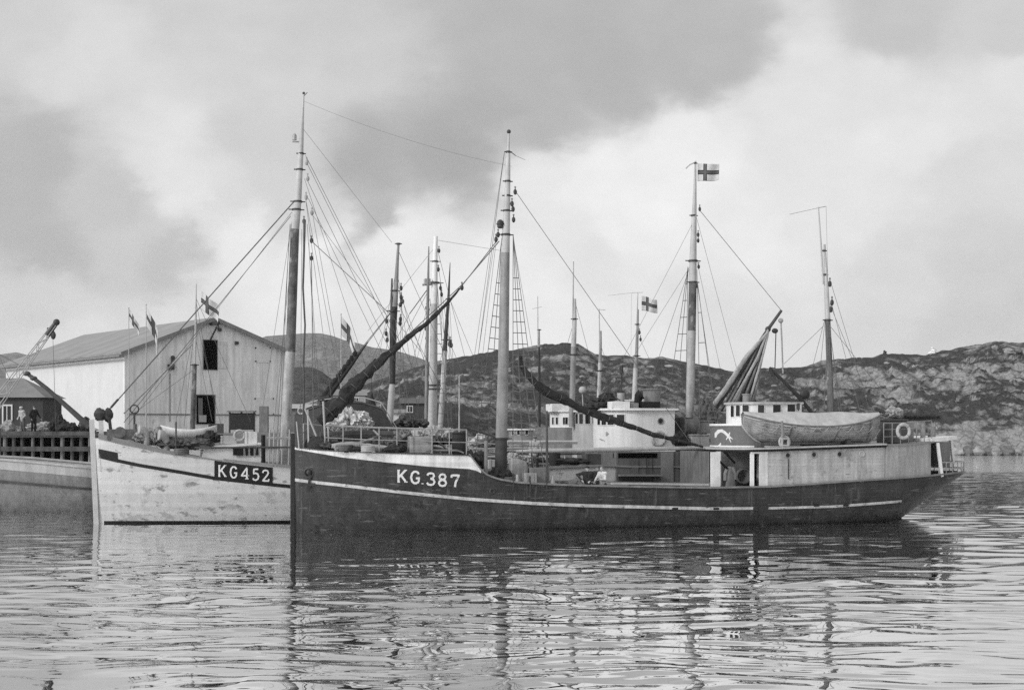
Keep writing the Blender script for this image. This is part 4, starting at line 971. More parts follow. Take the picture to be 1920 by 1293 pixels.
for k_, (xa_, xb_, yy_, ll_) in enumerate(((880,1010,842,1.2),(890,1000,857,.6),(955,1120,852,.9))):
    B.line((xa_,yy_,ll_),(xb_,yy_-2,ll_),.06,(spar,grey_lt,wood_dark)[k_],'stowed_spar')
heap(B, 1075,868,-1.9,(1.8,.6,.4),'dark gear heap on the white boat before its deckhouse',net,'net_heap','net','net heaps on deck',19)
crate(B, 930,878,-1.6,(.9,.6,.45),'pale box on the white boat seen left of the dark mast',grey_lt)
heap(B, 656,800,1.5,(2.4,1.6,1.3),'white canvas heap behind the dark furled jib',gm('white_canvas',.55,.9,.15,1.5,bump=.5),'canvas_heap','canvas','canvas heaps on deck',21,16)
B.line((951,829,-.4),(1082,829,-.4),.11,grey_lt,'stowed_boom'); B.line((870,800,.5),(945,824,.5),.07,wood_dark,'stowed_spar')
flag('cross_flag','white flag with dark cross, highest of all, at the mainmast top', B.world(B.loc(1308,306,0)), .98, 1.15, .12, .95, -.3, 1)

# ================================================================== the boats moored behind them
class Fr(Boat):
    """a bare frame with the same picking helper"""
    def __init__(s, ox, oy, yaw):
        s.ox, s.oy, s.yaw = ox, oy, R(yaw); s.cs, s.sn = math.cos(s.yaw), math.sin(s.yaw)
def small_house(bt, px0, px1, l_hw, ytop, zbot, mat, parent, wins, name='wheelhouse', rl=1.2, ywin=None, roofmat=white):
    x0 = bt.loc(px0, ytop, 0).x; x1 = bt.loc(px1, ytop, -l_hw).x; out = house_outline(x0, x1, l_hw, rl); zt = bt.loc((px0+px1)/2, ytop, -l_hw*.7).z
    mb = MB(); mb.prism(out, zbot, zt); h = mb.build(name, mat, parent)
    mb = MB(); mb.prism(grow(out, .14), zt, zt+.1); mb.build('roof', roofmat, h)
    for a, b in wins: window(bt, out, a, b, ywin[0], ywin[1], h, .8)
    return out, zt, h
C = Boat(-12.0, 78.5, 16, 29, 6.0, 'dark fishing boat with a tall round bow behind the furled jib', sheer=[(0,5.3),(1.2,5.75),(3.2,5.95),(4.4,5.6),(5.4,3.9),(9,3.1),(14,2.7),(20,2.7),(29,3.4)], run=(24.5,3), bowlen=9, bul=.8)
C.hull(gm('charcoal_hull',.035,.6,.3,1.2,streak=.3), deckz=lambda x: C.zs(x)-(.8 if x > 5.4 else .5)); C.rail(wood_dark, .1, C.L-.05, .18, .08)
cm = C.mast([(730,800),(732.5,760),(735.5,720),(737,620),(740,575),(742.5,539),(745,490),(747,457)], 0, [.20,.19,.17,.19,.17,.13,.09,.07], [mast_pale, gm('mast_black',.03,.7,.4,2), mast_mid], cuts=(2,4))
mb = MB(); mb.tube([C.loc(732,735,0),C.loc(734,560,0),C.loc(735,522,0)],[.08,.07,.05],7); mb.build('topmast', mast_dark, cm)
for px, py, r in ((747,457,.12),(737,583,.24),(741,545,.16)): C.ring(px, py, 0, r, cm)
for px, py in ((752,540),(752,557),(755,565),(751,571),(751,598),(750,606),(725,602),(726,637),(724,625)): C.block(px, py, -.1, cm, .13)
for a, b in (((735,582,0),(603,745,0)),((733,586,0),(640,705,0))): C.line(a, b, .02, name='forestay')
for a, b in (((746,520,0),(800,760,-2.2)),((748,545,0),(830,770,-2)),((747,470,0),(890,790,-1)),((740,590,0),(770,785,-2.6)),((741,590,0),(752,785,-2.7)),((736,590,0),(702,775,-2.2)),((741,560,0),(850,770,1)),((752,560,0),(760,780,-1)),((752,600,0),(748,780,-1))): C.line(a, b, .013, parent=cm)
mb = MB(); P0 = [C.loc(690,641,0), C.loc(660,682,0), C.loc(635,716,0), C.loc(612,748,0), C.loc(600,765,0)]
mb.tube(P0, [.03,.10,.13,.17,.2], 8)
for k in range(11):
    t = .22+.76*k/11; q = C.loc(690+(600-690)*t, 641+(765-641)*t, 0); mb.ball(q+Vector((-.14,0,.16)), .13+.05*t, (1,.6,1.2), 8, 6, .15, k)
mb.build('furled_jib', sail_dark, C.root)
furl(C, [(704,672),(684,700),(668,720),(650,742)], [.03,.10,.07,.12], .3, sail_dark, 'furled_staysail', 31, parent=C.root)
mb = MB()
for x0, x1 in ((.3,5.2),):
    for sd in (-1,1):
        top = []
        for x in np.linspace(x0,x1,7):
            y = sd*(C.hb(x)-.1); mb.tube([(x,y,C.zs(x)-.4),(x,y,C.zs(x)+.35)],.03,5); top.append((x,y,C.zs(x)+.35))
        mb.tube(top,.03,5)
mb.build('bow_railing', grey_lt, C.root)
mb = MB(); p = C.loc(617,745,-1.0); q = C.loc(596,749,-1); mb.tube([q,p],.1,8); mb.beam(C.loc(608,792,-1.2),C.loc(604,745,-1.2),.08,.08); mb.build('anchor_davit', iron, C.root)
mb = MB(); q = C.solve(564,770); mb.torus((q.x,-(C.b(q.x,q.z)+.04),q.z),.16,.06,(.6,1,0),16,6); mb.build('hawse_pipe', steel, C.root)
fo, zf, fh = small_house(C, 1077, 1180, 1.7, 772, 2.2, gm('wheelhouse_pale',.40,.55,.1,1.2,streak=.15), C.root, [(1080,1084.5),(1087,1094),(1098,1107),(1111,1115)], ywin=(775,794))
c2 = C.mast([(1072,800),(1073,742),(1075.5,650),(1077.5,600),(1078,560)], 0, [.18,.17,.155,.12,.07], [mast_mid, mast_pale], cuts=(2,), name='mizzen_mast')
mb = MB(); mb.tube([C.loc(1074,620,0),C.loc(1074.5,560,0),C.loc(1075.3,490,0)],[.05,.05,.03],6); mb.build('topmast_pole', mast_pale, c2)
for px, py, r in ((1076,665,.2),(1077,598,.13)): C.ring(px, py, 0, r, c2)
C.line((1078,565,0),(1130,760,-1),.011,parent=c2); C.line((1077,600,0),(1030,760,1),.011,parent=c2)
p = C.loc(697,752,.5); mb = MB(); mb.tube([(0,0,-.35),(0,0,-.2),(0,0,.1),(0,0,.45)],[.2,.26,.14,.03],12); mb.tube([(0,0,.45),(0,0,1.9)],.012,4); mesh_thing(C, mb, 'hanging_basket', net, p, 'dark conical basket hanging beside the furled sail', 'basket')

D = Boat(-10.2, 86.5, 16, 31, 6.0, 'fishing boat with the thickest pale mast, behind the charcoal bow', sheer=[(0,4.6),(4,3.8),(9,3.0),(15,2.5),(22,2.6),(31,3.4)], run=(26.5,3), bul=.8)
D.hull(hull_grey); D.rail(grey_lt, .1, D.L-.05, .18, .08)
dm = D.mast([(810,810),(811,760),(812,726),(814,570),(815,530),(816,480),(817,443)], 0, [.28,.27,.26,.22,.19,.15,.13], [mast_pale, white], cuts=(3,))
for px, py, r in ((812,722,.30),(812,729,.30),(814.5,530,.34),(816,490,.19)): D.ring(px, py, 0, r, dm)
mb = MB(); mb.tube([D.loc(799,785,-.6),D.loc(801,640,-.6),D.loc(802.5,540,-.6),D.loc(804,462,-.6)],[.11,.10,.09,.035],8); mb.build('derrick_mast', grey_mid, dm)
mb = MB(); mb.beam(D.loc(792,534,0),D.loc(820,532,0),.12,.12); mb.box(D.loc(801,528,0),(.35,.4,.35)); mb.build('crosstree', steel, dm)
for px, py in ((822,505),(826,540),(828,552),(800,577),(799,616),(800,634),(823,470)): D.block(px, py, -.1, dm, .13)
for a, b in (((803,540,0),(768,588,-.5)),((768,588,-.5),(700,720,-.5)),((803,545,0),(690,760,0))): D.line(a, b, .03 if a[0] > 800 and b[0] > 760 else .014, parent=dm)
for a, b in (((822,500,0),(862,780,-2)),((826,540,0),(846,790,-2.2)),((826,545,0),(832,780,-2.4)),((822,475,0),(900,780,-1.6)),((808,560,0),(782,780,1.8)),((806,560,0),(745,780,1))): D.line(a, b, .013, parent=dm)
x0 = D.loc(818,800,-2.3).x; D.ladder((820,535,0), [(x0,-2.5,D.zs(x0)),(x0+.8,-2.5,D.zs(x0))], .25, .95, .6)
go2, zg2, gh = small_house(D, 1034, 1110, 1.7, 772, 2.4, white, D.root, [(1036,1039),(1043,1047),(1056,1059.5),(1060.5,1065),(1071,1075)], ywin=(782,795))
mb = MB(); mb.prism(house_outline(D.loc(1024,810,0).x, D.loc(1110,810,-1.9).x, 1.9, .8), 1.4, D.loc(1050,801,-1.9).z); mb.build('deckhouse', grey_mid, D.root)
mb = MB(); p = D.loc(1052,765,-.6); mb.box((p.x,-.4,zg2+.25),(1.5,1.3,.5)); mb.build('roof_locker', white, gh, bevel=.03)
d2 = D.mast([(1121,800),(1123,737),(1125,680),(1126,650),(1126.5,620)], .2, [.15,.13,.115,.09,.06], [mast_pale, mast_mid], cuts=(2,), name='mizzen_mast')
mb = MB(); mb.tube([D.loc(1124,665,.2),D.loc(1124,620,.2),D.loc(1123.3,579,.2)],[.045,.045,.03],6); mb.beam(D.loc(1122,580,.2),D.loc(1135,581,.2),.03,.03); mb.build('topmast_pole', mast_pale, d2)
D.ring(1124.5,695,.2,.15,d2); D.line((1128,652,.2),(1165,760,-1),.011,parent=d2)
railing(D, [(880,860),(1020,850)], .7, 9, .1, grey_lt, 'rail_stanchions', D.zs, (.5,), .03)
railing(C, [(800,840),(1060,840)], .7, 14, .1, grey_lt, 'rail_stanchions', C.zs, (.5,), .03)
heap(C, 770,800,-.5,(2.0,1.2,.9),'dark gear heap on the charcoal boat behind the foredeck railing',iron,'gear_heap','gear','gear heaps on the boats behind',71,12)
heap(D, 900,838,-1,(1.6,1.0,1.0),'pale canvas heap on the boat with the thickest mast',canvas_lt,'canvas_heap','canvas','canvas heaps on deck',72,10)
heap(C, 915,838,-1.5,(1.2,.8,.9),'grey net heap on the charcoal boat left of the near dark mast',gm('grey_net',.12),'net_heap','net','net heaps on deck',73,10)
for a, b in (((744,500,0),(690,770,2)),((746,530,0),(785,780,2.2)),((735,590,0),(655,770,2))): C.line(a, b, .010, parent=cm, name='shroud')
for a, b in (((818,460,0),(690,620,1)),((815,540,0),(860,760,2.2)),((818,450,0),(940,470,0)),((810,560,0),(760,760,2))): D.line(a, b, .010, parent=dm, name='shroud')
J = Boat(-10.0, 94.5, 16, 32, 6.0, 'fishing boat with a slim dark topped mast beside the thickest pale mast', sheer=[(0,4.6),(4,3.8),(9,3.0),(15,2.6),(22,2.7),(32,3.4)], run=(27.5,3), bul=.8)
J.hull(hull_mid); J.rail(grey_lt, .1, J.L-.05, .18, .08)
jm = J.mast([(825,810),(826,790),(830,730),(834,658),(838,600),(841,556),(844,492)], .2, [.20,.19,.18,.16,.12,.09,.02], [mast_pale, gm('mast_black',.03)], cuts=(3,))
for px, py, r in ((836,637,.2),(841,560,.12)): J.ring(px, py, .2, r, jm)
for px, py in ((844,641),(846,647),(843,645)): J.block(px, py, .1, jm, .17)
for a, b in (((842,555,.2),(856,790,-2)),((844,643,.2),(905,790,-2)),((840,565,.2),(847,790,-2.2)),((843,560,.2),(925,760,0)),((836,640,.2),(790,790,1.5))): J.line(a, b, .013, parent=jm)
jo, zj, jh = small_house(J, 1128, 1215, 1.7, 752, 2.4, grey_lt, J.root, [(1131,1135),(1139,1145),(1150,1156),(1165,1171)], ywin=(757,772))
j2 = J.mast([(1187,800),(1189,755),(1191.5,690),(1193.5,668),(1195,620),(1196,580)], .2, [.19,.175,.155,.12,.10,.07], [mast_pale, mast_mid], cuts=(2,), name='mizzen_mast')
mb = MB(); mb.tube([J.loc(1194,610,.2),J.loc(1195,580,.2),J.loc(1196,549,.2)],[.05,.05,.03],6); mb.beam(J.loc(1184,549,.2),J.loc(1206,548,.2),.03,.03); mb.build('topmast_pole', mast_pale, j2)
for px, py, r in ((1193.5,667,.17),(1195,608,.12)): J.ring(px, py, .2, r, j2)
for px, py in ((1199,623),(1201,636)): J.block(px, py, .1, j2, .13)
J.line((1201,638,.2),(1240,720,-1),.012,parent=j2); J.line((1184,549,.2),(1183,700,.2),.006,parent=j2); J.line((1184,549,.2),(1140,554,.2),.008,parent=j2,name='aerial')
flag('cross_flag','white flag with dark cross on the slim mast behind the white wheelhouse', J.world(J.loc(1203,554,.2)), 1.05, 1.15, .3, .95, -.3, 2, rag=0)
K = Boat(-7.5, 106, 16, 24, 5.4, 'small fishing boat whose thin mast shows right of the near dark mast', sheer=[(0,3.8),(4,3.2),(9,2.6),(15,2.4),(24,3.0)], run=(20,2.6), bowlen=9, bul=.7)
K.hull(hull_mid); K.rail(grey_lt, .1, K.L-.05, .18, .08)
km = K.mast([(1011,800),(1011,710),(1011,650),(1011,618)], 0, [.13,.11,.08,.05], [gm('mast_black',.03), mast_mid], cuts=(2,))
mb = MB(); mb.tube([K.loc(1008.5,650,0),K.loc(1008.5,600,0),K.loc(1008.2,555,0)],[.035,.035,.025],6); mb.beam(K.loc(998,579,0),K.loc(1016,575,0),.03,.03); mb.build('topmast_pole', mast_pale, km); K.ring(1011,618,0,.1,km)
small_house(K, 955, 1000, 1.4, 806, 2.2, grey_mid, K.root, [(960,964),(970,975),(985,990)], ywin=(805,815))

# a small boat before the warehouse
Lb = Boat(-24.4, 87.5, 16, 12.5, 4.2, 'small boat with a slim mast lying before the warehouse gable', sheer=[(0,3.9),(3,3.4),(7,3.1),(12.5,3.5)], run=(10.5,2), bowlen=6, aftlen=4, bul=.6)
Lb.hull(hull_white); Lb.rail(grey_mid, .1, Lb.L-.05, .16, .07)
lm = Lb.mast([(360,850),(361,795),(363.5,735),(365,682)], 0, [.17,.16,.15,.13], [mast_dark])
mb = MB(); mb.tube([Lb.loc(365,700,0),Lb.loc(367,610,0),Lb.loc(368,532,0)],[.08,.07,.03],7); mb.build('topmast_pole', grey_lt, lm)
Lb.ring(365,684,0,.16,lm)
for a, b in (((368,600,0),(415,800,-1.6)),((368,640,0),(398,790,-1.7)),((368,560,0),(470,790,-.5)),((367,600,0),(330,790,1.6)),((366,600,0),(345,800,1.6)),((367,690,0),(250,775,0)),((367,560,0),(405,775,1.5))): Lb.line(a, b, .013, parent=lm)
mb = MB(); mb.tube([Lb.loc(232,775,.2), Lb.loc(360,645,.2)],.05,6); mb.build('gaff', spar, Lb.root)
flag('cross_flag','white flag with dark cross flying from the slim mast above the warehouse ridge', Lb.world(Lb.loc(377,545,-.1)), 1.15, 1.6, .72, .95, -.3, 3, rag=0)
mb = MB(); mb.tube([Vector((0,0,0)), wp(374,545,87.8)-wp(376,790,87.8)],.015,5)
def staff(px, ytop, ybot, Y, label):
    b = wp(px, ybot, Y); mb = MB(); mb.tube([(0,0,0),(0,0,(wp(px,ytop,Y)-b).z)],[.05,.02],6); mb.ball((0,0,(wp(px,ytop,Y)-b).z),.05); return mesh_thing(None, mb, 'flagstaff', grey_lt, b, label, 'flagstaff', 'flagstaffs along the quay')
staff(241.5,577,812,99.5,'slim flagstaff left of the other on the quay before the warehouse corner')
staff(274,571,812,99,'slim flagstaff on the quay in line with the warehouse corner')
staff(639.5,589,800,93,'slim flagstaff standing clear behind the dark furled jib')
flag('cross_flag','small dark looking flag, the lesser of two before the warehouse roof', wp(242,579,99.5), .8, 1.5, 1.05, 1, -.25, 4, rag=0)
flag('cross_flag','long limp flag hanging from the staff at the warehouse corner', wp(275,574,99), 1.35, 2.7, 1.22, .9, -.25, 5, rag=0)
flag('cross_flag','drooping white flag with dark cross before the distant mountain', wp(640,592,93), 1.25, 2.1, 1.05, .95, -.25, 6, rag=0)

# ================================================================== the quay side on the left
mb = MB(); mb.prism([(-130,98),(-14,98),(-10,150),(-10,185),(-130,185)], -2, 4.2); tag(mb.build('quay_ground', gm('quay_concrete',.17,.9,.25,.5), None), kind='structure')
Z = Boat(-40.0, 79.6, -1.0, 18.6, 4.6, 'pale low hull lying by the timber pier, cut by the picture edge', sheer_px=[(-250,850),(0,862),(90,870),(178,878)], run=(16.8,1.5), bowlen=6, aftlen=2.2, bul=.9)
Z.hull(gm('pale_grey_hull',.19,.65,.15,.8,streak=.3,planks=.24,seam=.9)); Z.rail(grey_lt, .1, Z.L-.02, .22, .1)
xa = Z.loc(-60,880,-2.3).x
Z.strip(.2, Z.L-.2, lambda x: Z.zs(x)-.5, lambda x: Z.zs(x)-.02, gm('pale_rail_white',.36,.6,.12,1.2,streak=.2), 'rail_planking', .02)
Z.strip(.2, Z.L-.2, lambda x: Z.zs(x)-1.22, lambda x: Z.zs(x)-1.10, wood_dark, 'rubbing_strake', .06)
mb = MB(); mb.beam(Z.loc(60,866,-2.2), Z.loc(47,836,-2.0), .32, .08); mesh_thing(None, mb, 'plank', white_worn, (0,0,0), 'pale plank leaning between the low hull and the pier', 'plank')
pier = empty('timber_pier', (-40, 92, 0), 0, 'dark timber pier on close set piles left of the white bow', 'pier')
def pz(y, Y=92): return EYE+(HY-y)/F*Y
mb = MB(); mb.box((4.5,2.9,pz(811)-.15),(25,6.2,.3)); mb.build('pier_deck', wood_mid, pier)
mb = MB(); mb.box((4.5,-.32,pz(812)),(25,.3,.26)); mb.build('upper_beam', gm('beam_dark',.085,.9,.4,1.5,streak=.4), pier)
mb = MB(); mb.box((4.5,-.34,pz(841)),(25,.3,.3)); mb.build('lower_beam', gm('beam_dark',.085), pier)
mb = MB(); mb.box((4.5,1.6,1.6),(25,.2,5.0)); mb.build('under_pier_shade', void, pier)  # near-black sheet stands in for the shade under the pier
for k in range(40):
    mb = MB(); x = -7.7+.62*k+rnd.uniform(-.06,.06); r = rnd.uniform(.12,.16); mb.tube([(x,0,-1.5),(x+rnd.uniform(-.04,.04),0,pz(816))],[r,r*.9],9); mb.build('pile', gm('pile_timber',.11,.9,.4,2,streak=.4) if k % 3 else grey_mid, pier)
heap(None, wp(110,806,92.5), None, None, (1.1,.8,1.25), 'dark heap of net and floats on the pier, upper of two', net, 'net_heap', 'net', 'net heaps on the pier', 41)
heap(None, wp(127,808,92.2), None, None, (1.2,.8,.8), 'dark rounded net heap on the pier beside the boom foot', net, 'net_heap', 'net', 'net heaps on the pier', 42)
heap(None, wp(150,808,93.5), None, None, (2.2,.8,.5), 'white canvas spread on the pier near the boom foot', canvas_lt, 'canvas_heap', 'canvas', 'canvas heaps on the pier', 43)
heap(None, wp(85,806,94.5), None, None, (2.0,.8,.9), 'pale sacks piled on the pier behind the dark clothed man', canvas, 'sack_pile', 'sacks', None, 44)
heap(None, wp(14,812,93.0), None, None, (2.4,.9,1.1), 'pale grey net pile at the edge of the pier on the far left', gm('pale_net',.24,.95,.4,6,bump=.6), 'net_heap', 'net', 'net heaps on the pier', 45, 14)
heap(None, wp(161,806,92.3), None, None, (.7,.6,1.0), 'black gear lump at the foot of the leaning boom', iron, 'gear_heap', 'gear', None, 46)
mb = MB(); mb.tube([(0,0,0), wp(88,728,91)-wp(168,800,91), wp(62,708,91)-wp(168,800,91), wp(48,699,91)-wp(168,800,91)],[.2,.13,.13,.10],9); q = wp(50,700,91)-wp(168,800,91); mb.ball(q,.2,(1.3,1,.8)); mb.ball(wp(63,709,91)-wp(168,800,91),.19,(1.3,1,.8))
mesh_thing(None, mb, 'cargo_boom', gm('boom_black',.05,.65,.3,3), wp(168,800,91), 'dark round boom leaning up and left from the pier', 'boom')
def lattice(a, b, w, label):
    a = Vector(a); b = Vector(b); root = empty('lattice_boom', a, 0, label, 'boom'); d = b-a; n = 16; u = d.normalized(); s1 = u.cross(Vector((0,1,0))).normalized(); s2 = Vector((0,1,0))
    mb = MB()
    def wd(t): return w*(1-.65*t)
    for i in (-1,1):
        for j in (-1,1): mb.tube([d*t+(s1*i+s2*j)*wd(t)*.5 for t in np.linspace(0,1,9)], .03, 5)
    for k in range(n):
        t0, t1 = k/n, (k+1)/n; sg = 1 if k % 2 else -1
        for j in (-1,1): mb.tube([d*t0+(s1*sg+s2*j)*wd(t0)*.5, d*t1+(s1*-sg+s2*j)*wd(t1)*.5], .025, 4)
    mb.build('lattice_frame', grey_lt, root)
    mb = MB(); mb.tube([d*.9, d*1.0, d*1.03],[.18,.16,.12],8); mb.ball(d*1.02,.2); mb.build('boom_head', iron, root)
    mb = MB(); q = d*1.0; mb.tube([q, q+Vector((-.1,0,-.5))],.03,5); mb.ball(q+Vector((-.1,0,-.65)),.2,(.8,.6,1.2)); mb.tube([q+Vector((-.3,0,-.3)),q+Vector((-.45,0,-.3))],.12,8); mb.build('hook_block', iron, root)
    mb = MB(); mb.tube([d*.6, d*.6+wp(0,640,84)-wp(60,672,84)],.015,4); mb.tube([d*.45, d*.45+wp(-20,560,84)-wp(40,690,84)],.015,4); mb.tube([d*.95+Vector((.1,0,0)), d*.95+Vector((.3,0,-6.2))],.012,4); mb.build('guy_wire', rope, root)
lattice(wp(-45,808,84.5), wp(103,608,84.5), .62, 'pale lattice crane boom with dark head rising at the far left')
mb = MB(); mb.box((0,0,-1.0),(2.2,2.2,2.6)); mb.tube([(0,0,.2),(0,0,.8)],.8,14); mesh_thing(None, mb, 'crane_base', grey_paint, wp(-45,812,84.5), 'grey crane base outside the left edge under the lattice boom', 'crane')

# warehouse
W = Fr(-34.05, 125.0, 38.3); W2 = Fr(-34.05, 125.0, 38.3+90)
wroot = empty('warehouse', (-34.05, 125, 4.2), R(38.3), 'large pale plank warehouse with a grey pitched roof and dark loading doors', 'warehouse')
def wl(px, py, l=0):
    q = W.loc(px, py, l); return Vector((q.x, q.y, q.z-4.2))
Wd = W.loc(535,700,0).x; xr = W.loc(400,597,0).x; zl = wl(235,661).z; zr = wl(533,659).z; zp = wl(400,599).z; LW = 30.6
gw = gm('warehouse_gable',.70,.75,.09,.4,streak=.22,wear=(.45,.62,1.2,(1,1,.5)),planks=.32,pax='X',seam=.97); lw = gm('warehouse_long_wall',.62,.75,.05,.5,streak=.06)
rfm = gm('warehouse_roof',.23,.8,.12,.6,planks=.7,pax='Y',seam=.92)
mb = MB(); mb.loft([[(0,y,0),(Wd,y,0),(Wd,y,zr),(xr,y,zp),(0,y,zl)] for y in (0,.25)]); mb.build('gable_wall', gw, wroot)
mb = MB(); mb.loft([[(0,y,0),(Wd,y,0),(Wd,y,zr),(xr,y,zp),(0,y,zl)] for y in (LW-.25,LW)]); mb.build('far_gable_wall', gw, wroot)
mb = MB(); mb.box((.12,LW/2,zl/2),(.24,LW-.5,zl)); mb.build('long_wall', lw, wroot)
mb = MB(); mb.box((Wd-.12,LW/2,zr/2),(.24,LW-.5,zr)); mb.build('back_wall', lw, wroot)
mb = MB()
sl1 = (zp-zl)/xr; sl2 = (zp-zr)/(Wd-xr)
mb.loft([[(-.5,y,zl-.5*sl1+.03),(xr,y,zp+.03),(xr,y,zp+.21),(-.5,y,zl-.5*sl1+.21)] for y in (-.45,LW+.45)])
mb.loft([[(xr,y,zp+.03),(Wd+.4,y,zr-.4*sl2+.03),(Wd+.4,y,zr-.4*sl2+.21),(xr,y,zp+.21)] for y in (-.45,LW+.45)])
mb.build('roof', rfm, wroot)
mb = MB(); mb.beam((-.5,-.47,zl-.5*sl1+.05),(xr,-.47,zp+.05),.06,.34); mb.beam((xr,-.475,zp+.05),(Wd+.4,-.475,zr-.4*sl2+.05),.06,.34); mb.build('barge_board', grey_mid, wroot)
mb = MB(); mb.tube([(-.58,-.4,zl-.32),(-.58,LW+.4,zl-.32)],.11,8); mb.build('gutter', grey_mid, wroot)
def gpanel(x0, x1, y0, y1, mat, name, off=.03, parent=None, th=.05):
    a = wl(x0,y1); b = wl(x1,y0); mb = MB(); mb.box(((a.x+b.x)/2,-off,(a.z+b.z)/2),(b.x-a.x,th,b.z-a.z)); return mb.build(name, mat, parent or wroot)
for x0, x1, y0, y1 in ((381.5,406.5,638.5,692),(368,402,741,794)):
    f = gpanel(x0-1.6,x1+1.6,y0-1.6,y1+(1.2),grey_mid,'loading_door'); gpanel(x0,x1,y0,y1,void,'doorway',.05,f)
gpanel(408,426,641,690,gm('door_leaf_pale',.55,.7,.12,1,planks=.3,pax='X'),'door_leaf',.04); gpanel(371,379,746,782,grey_paint,'door_leaf',.075)
gpanel(372,386,778,791,grey_lt,'sack_hatch',.085)
for x0,x1,y0,y1 in ((479,506,650,679),(478,512,745,778)):
    gpanel(x0,x1,y0,y1,gm('shutter_pale',.6,.7,.1,1),'shutter',.03)
    for yy in (y0+2,y1-2):
        for xx in (x0,x1): gpanel(xx-1,xx+1,yy-1.4,yy+1.4,iron,'hinge',.06)
mb = MB(); a = wl(395,607); mb.beam((a.x,.2,a.z),(a.x,-1.6,a.z),.25,.3); mb.beam((a.x-.05,0,a.z-1.5),(a.x,-1.5,a.z-.1),.12,.12); mb.ball((a.x,-1.5,a.z-.45),.16,(.8,.8,1.4)); mb.build('hoist_beam', iron, wroot)
for px, py in ((411,618),(443,643),(318,630)):
    a = wl(px,py); mb = MB(); mb.box((a.x,-.1,a.z),(.3,.2,.3)); mb.build('wall_lamp', iron, wroot)
mb = MB(); a = wl(319,688); mb.box((a.x,-.2,a.z),(.5,.4,.5)); mb.tube([(a.x+.1,-.25,a.z+.2),(a.x+.15,-.25,a.z+.8)],.16,8); mb.ball((a.x+.15,-.25,a.z+.85),.2); mb.build('wall_siren', iron, wroot)
mb = MB(); a = wl(318,700); b = wl(318,790); mb.tube([(a.x,-.08,a.z),(b.x,-.08,b.z)],.05,6); mb.build('cable_pipe', grey_mid, wroot)
mb = MB(); a = wl(240,777); b = wl(533,777); mb.box(((a.x+b.x)/2,-.04,(a.z+b.z)/2),(Wd-.4,.06,.12)); mb.build('sill_board', grey_mid, wroot)
# hut with a hipped roof
def hut(cx, cy, gz, w, d, h, rh, wm, rm, label, wins=(), hip=True, rz=0, name='hut', cat='hut', grp=None):
    root = empty(name, (cx,cy,gz), rz, label, cat, grp); mb = MB(); mb.box((0,0,h/2-.5),(w,d,h+1)); mb.build('wall', wm, root)
    e = .3; k = d/2 if hip else -e; mb = MB(); q = [(-w/2-e,-d/2-e,h-.05),(w/2+e,-d/2-e,h-.05),(w/2+e,d/2+e,h-.05),(-w/2-e,d/2+e,h-.05),(-w/2+k,0,h+rh),(w/2-k,0,h+rh)]
    mb.add(q,[(0,1,5,4),(1,2,5),(2,3,4,5),(3,0,4),(3,2,1,0)]); mb.build('roof', rm, root, angle=10)
    for x, z, ww, wh in wins:
        mb = MB(); mb.box((x,-d/2-.03,z),(ww+.24,.07,wh+.24)); f = mb.build('window', white, root)
        mb = MB(); mb.box((x,-d/2-.07,z),(ww,.06,wh)); mb.build('pane', glass, f)
        mb = MB(); mb.box((x,-d/2-.11,z),(.06,.03,wh)); mb.build('glazing_bar', white, f)
    return root
hut(-39.9,110.5,4.2,8.4,4.5,2.75,1.5,gm('hut_dark',.045,.75,.2,1,planks=.25,pax='X'),gm('hut_roof',.17,.85,.15,1),'dark plank hut with a pale hipped roof and white window at left',[(1.5,1.45,.55,1.2)])
hut(-55,122,4.2,14,6,3.6,2.2,lw,gm('hut_roof2',.2,.85,.15,1),'pale shed behind the dark hut at the left picture edge')
rk = empty('drying_rack', wp(453,806,101), 0, 'dark timber rack hung with nets before the warehouse gable', 'rack')
for x in (-.85,.0,.9):
    mb = MB(); mb.tube([(x,0,-.2),(x,0,1.35)],.07,7); mb.build('rack_post', wood_dark, rk)
mb = MB(); mb.box((0,0,1.33),(2.0,.5,.1)); mb.build('rack_top', wood_mid, rk)
mb = MB(); mb.box((0,.05,.62),(1.65,.3,1.2)); mb.build('hung_net', net, rk)
mb = MB(); mb.box((1.25,0,.75),(.6,.5,1.9)); mesh_thing(None, mb, 'timber_stack', wood_mid, wp(462,806,101.2), 'grey upright timbers at the right end of the net rack', 'timber')
crate(Lb, 405,812,-.6,(.9,.6,.6),'dark open box aboard the small boat before the warehouse',wood_dark)
lp = empty('street_lamp', wp(861,800,150), 0, 'slim street lamp with a pale head on the slope behind the boats', 'street lamp')
mb = MB(); mb.tube([(0,0,-1),(0,0,5.4)],[.09,.06],8); mb.build('lamp_post', grey_lt, lp)
mb = MB(); mb.tube([(0,0,5.4),(.3,0,5.55),(.7,0,5.5)],.04,6); mb.ball((.75,0,5.45),.2,(1.5,.8,.6)); mb.build('lamp_head', steel, lp)

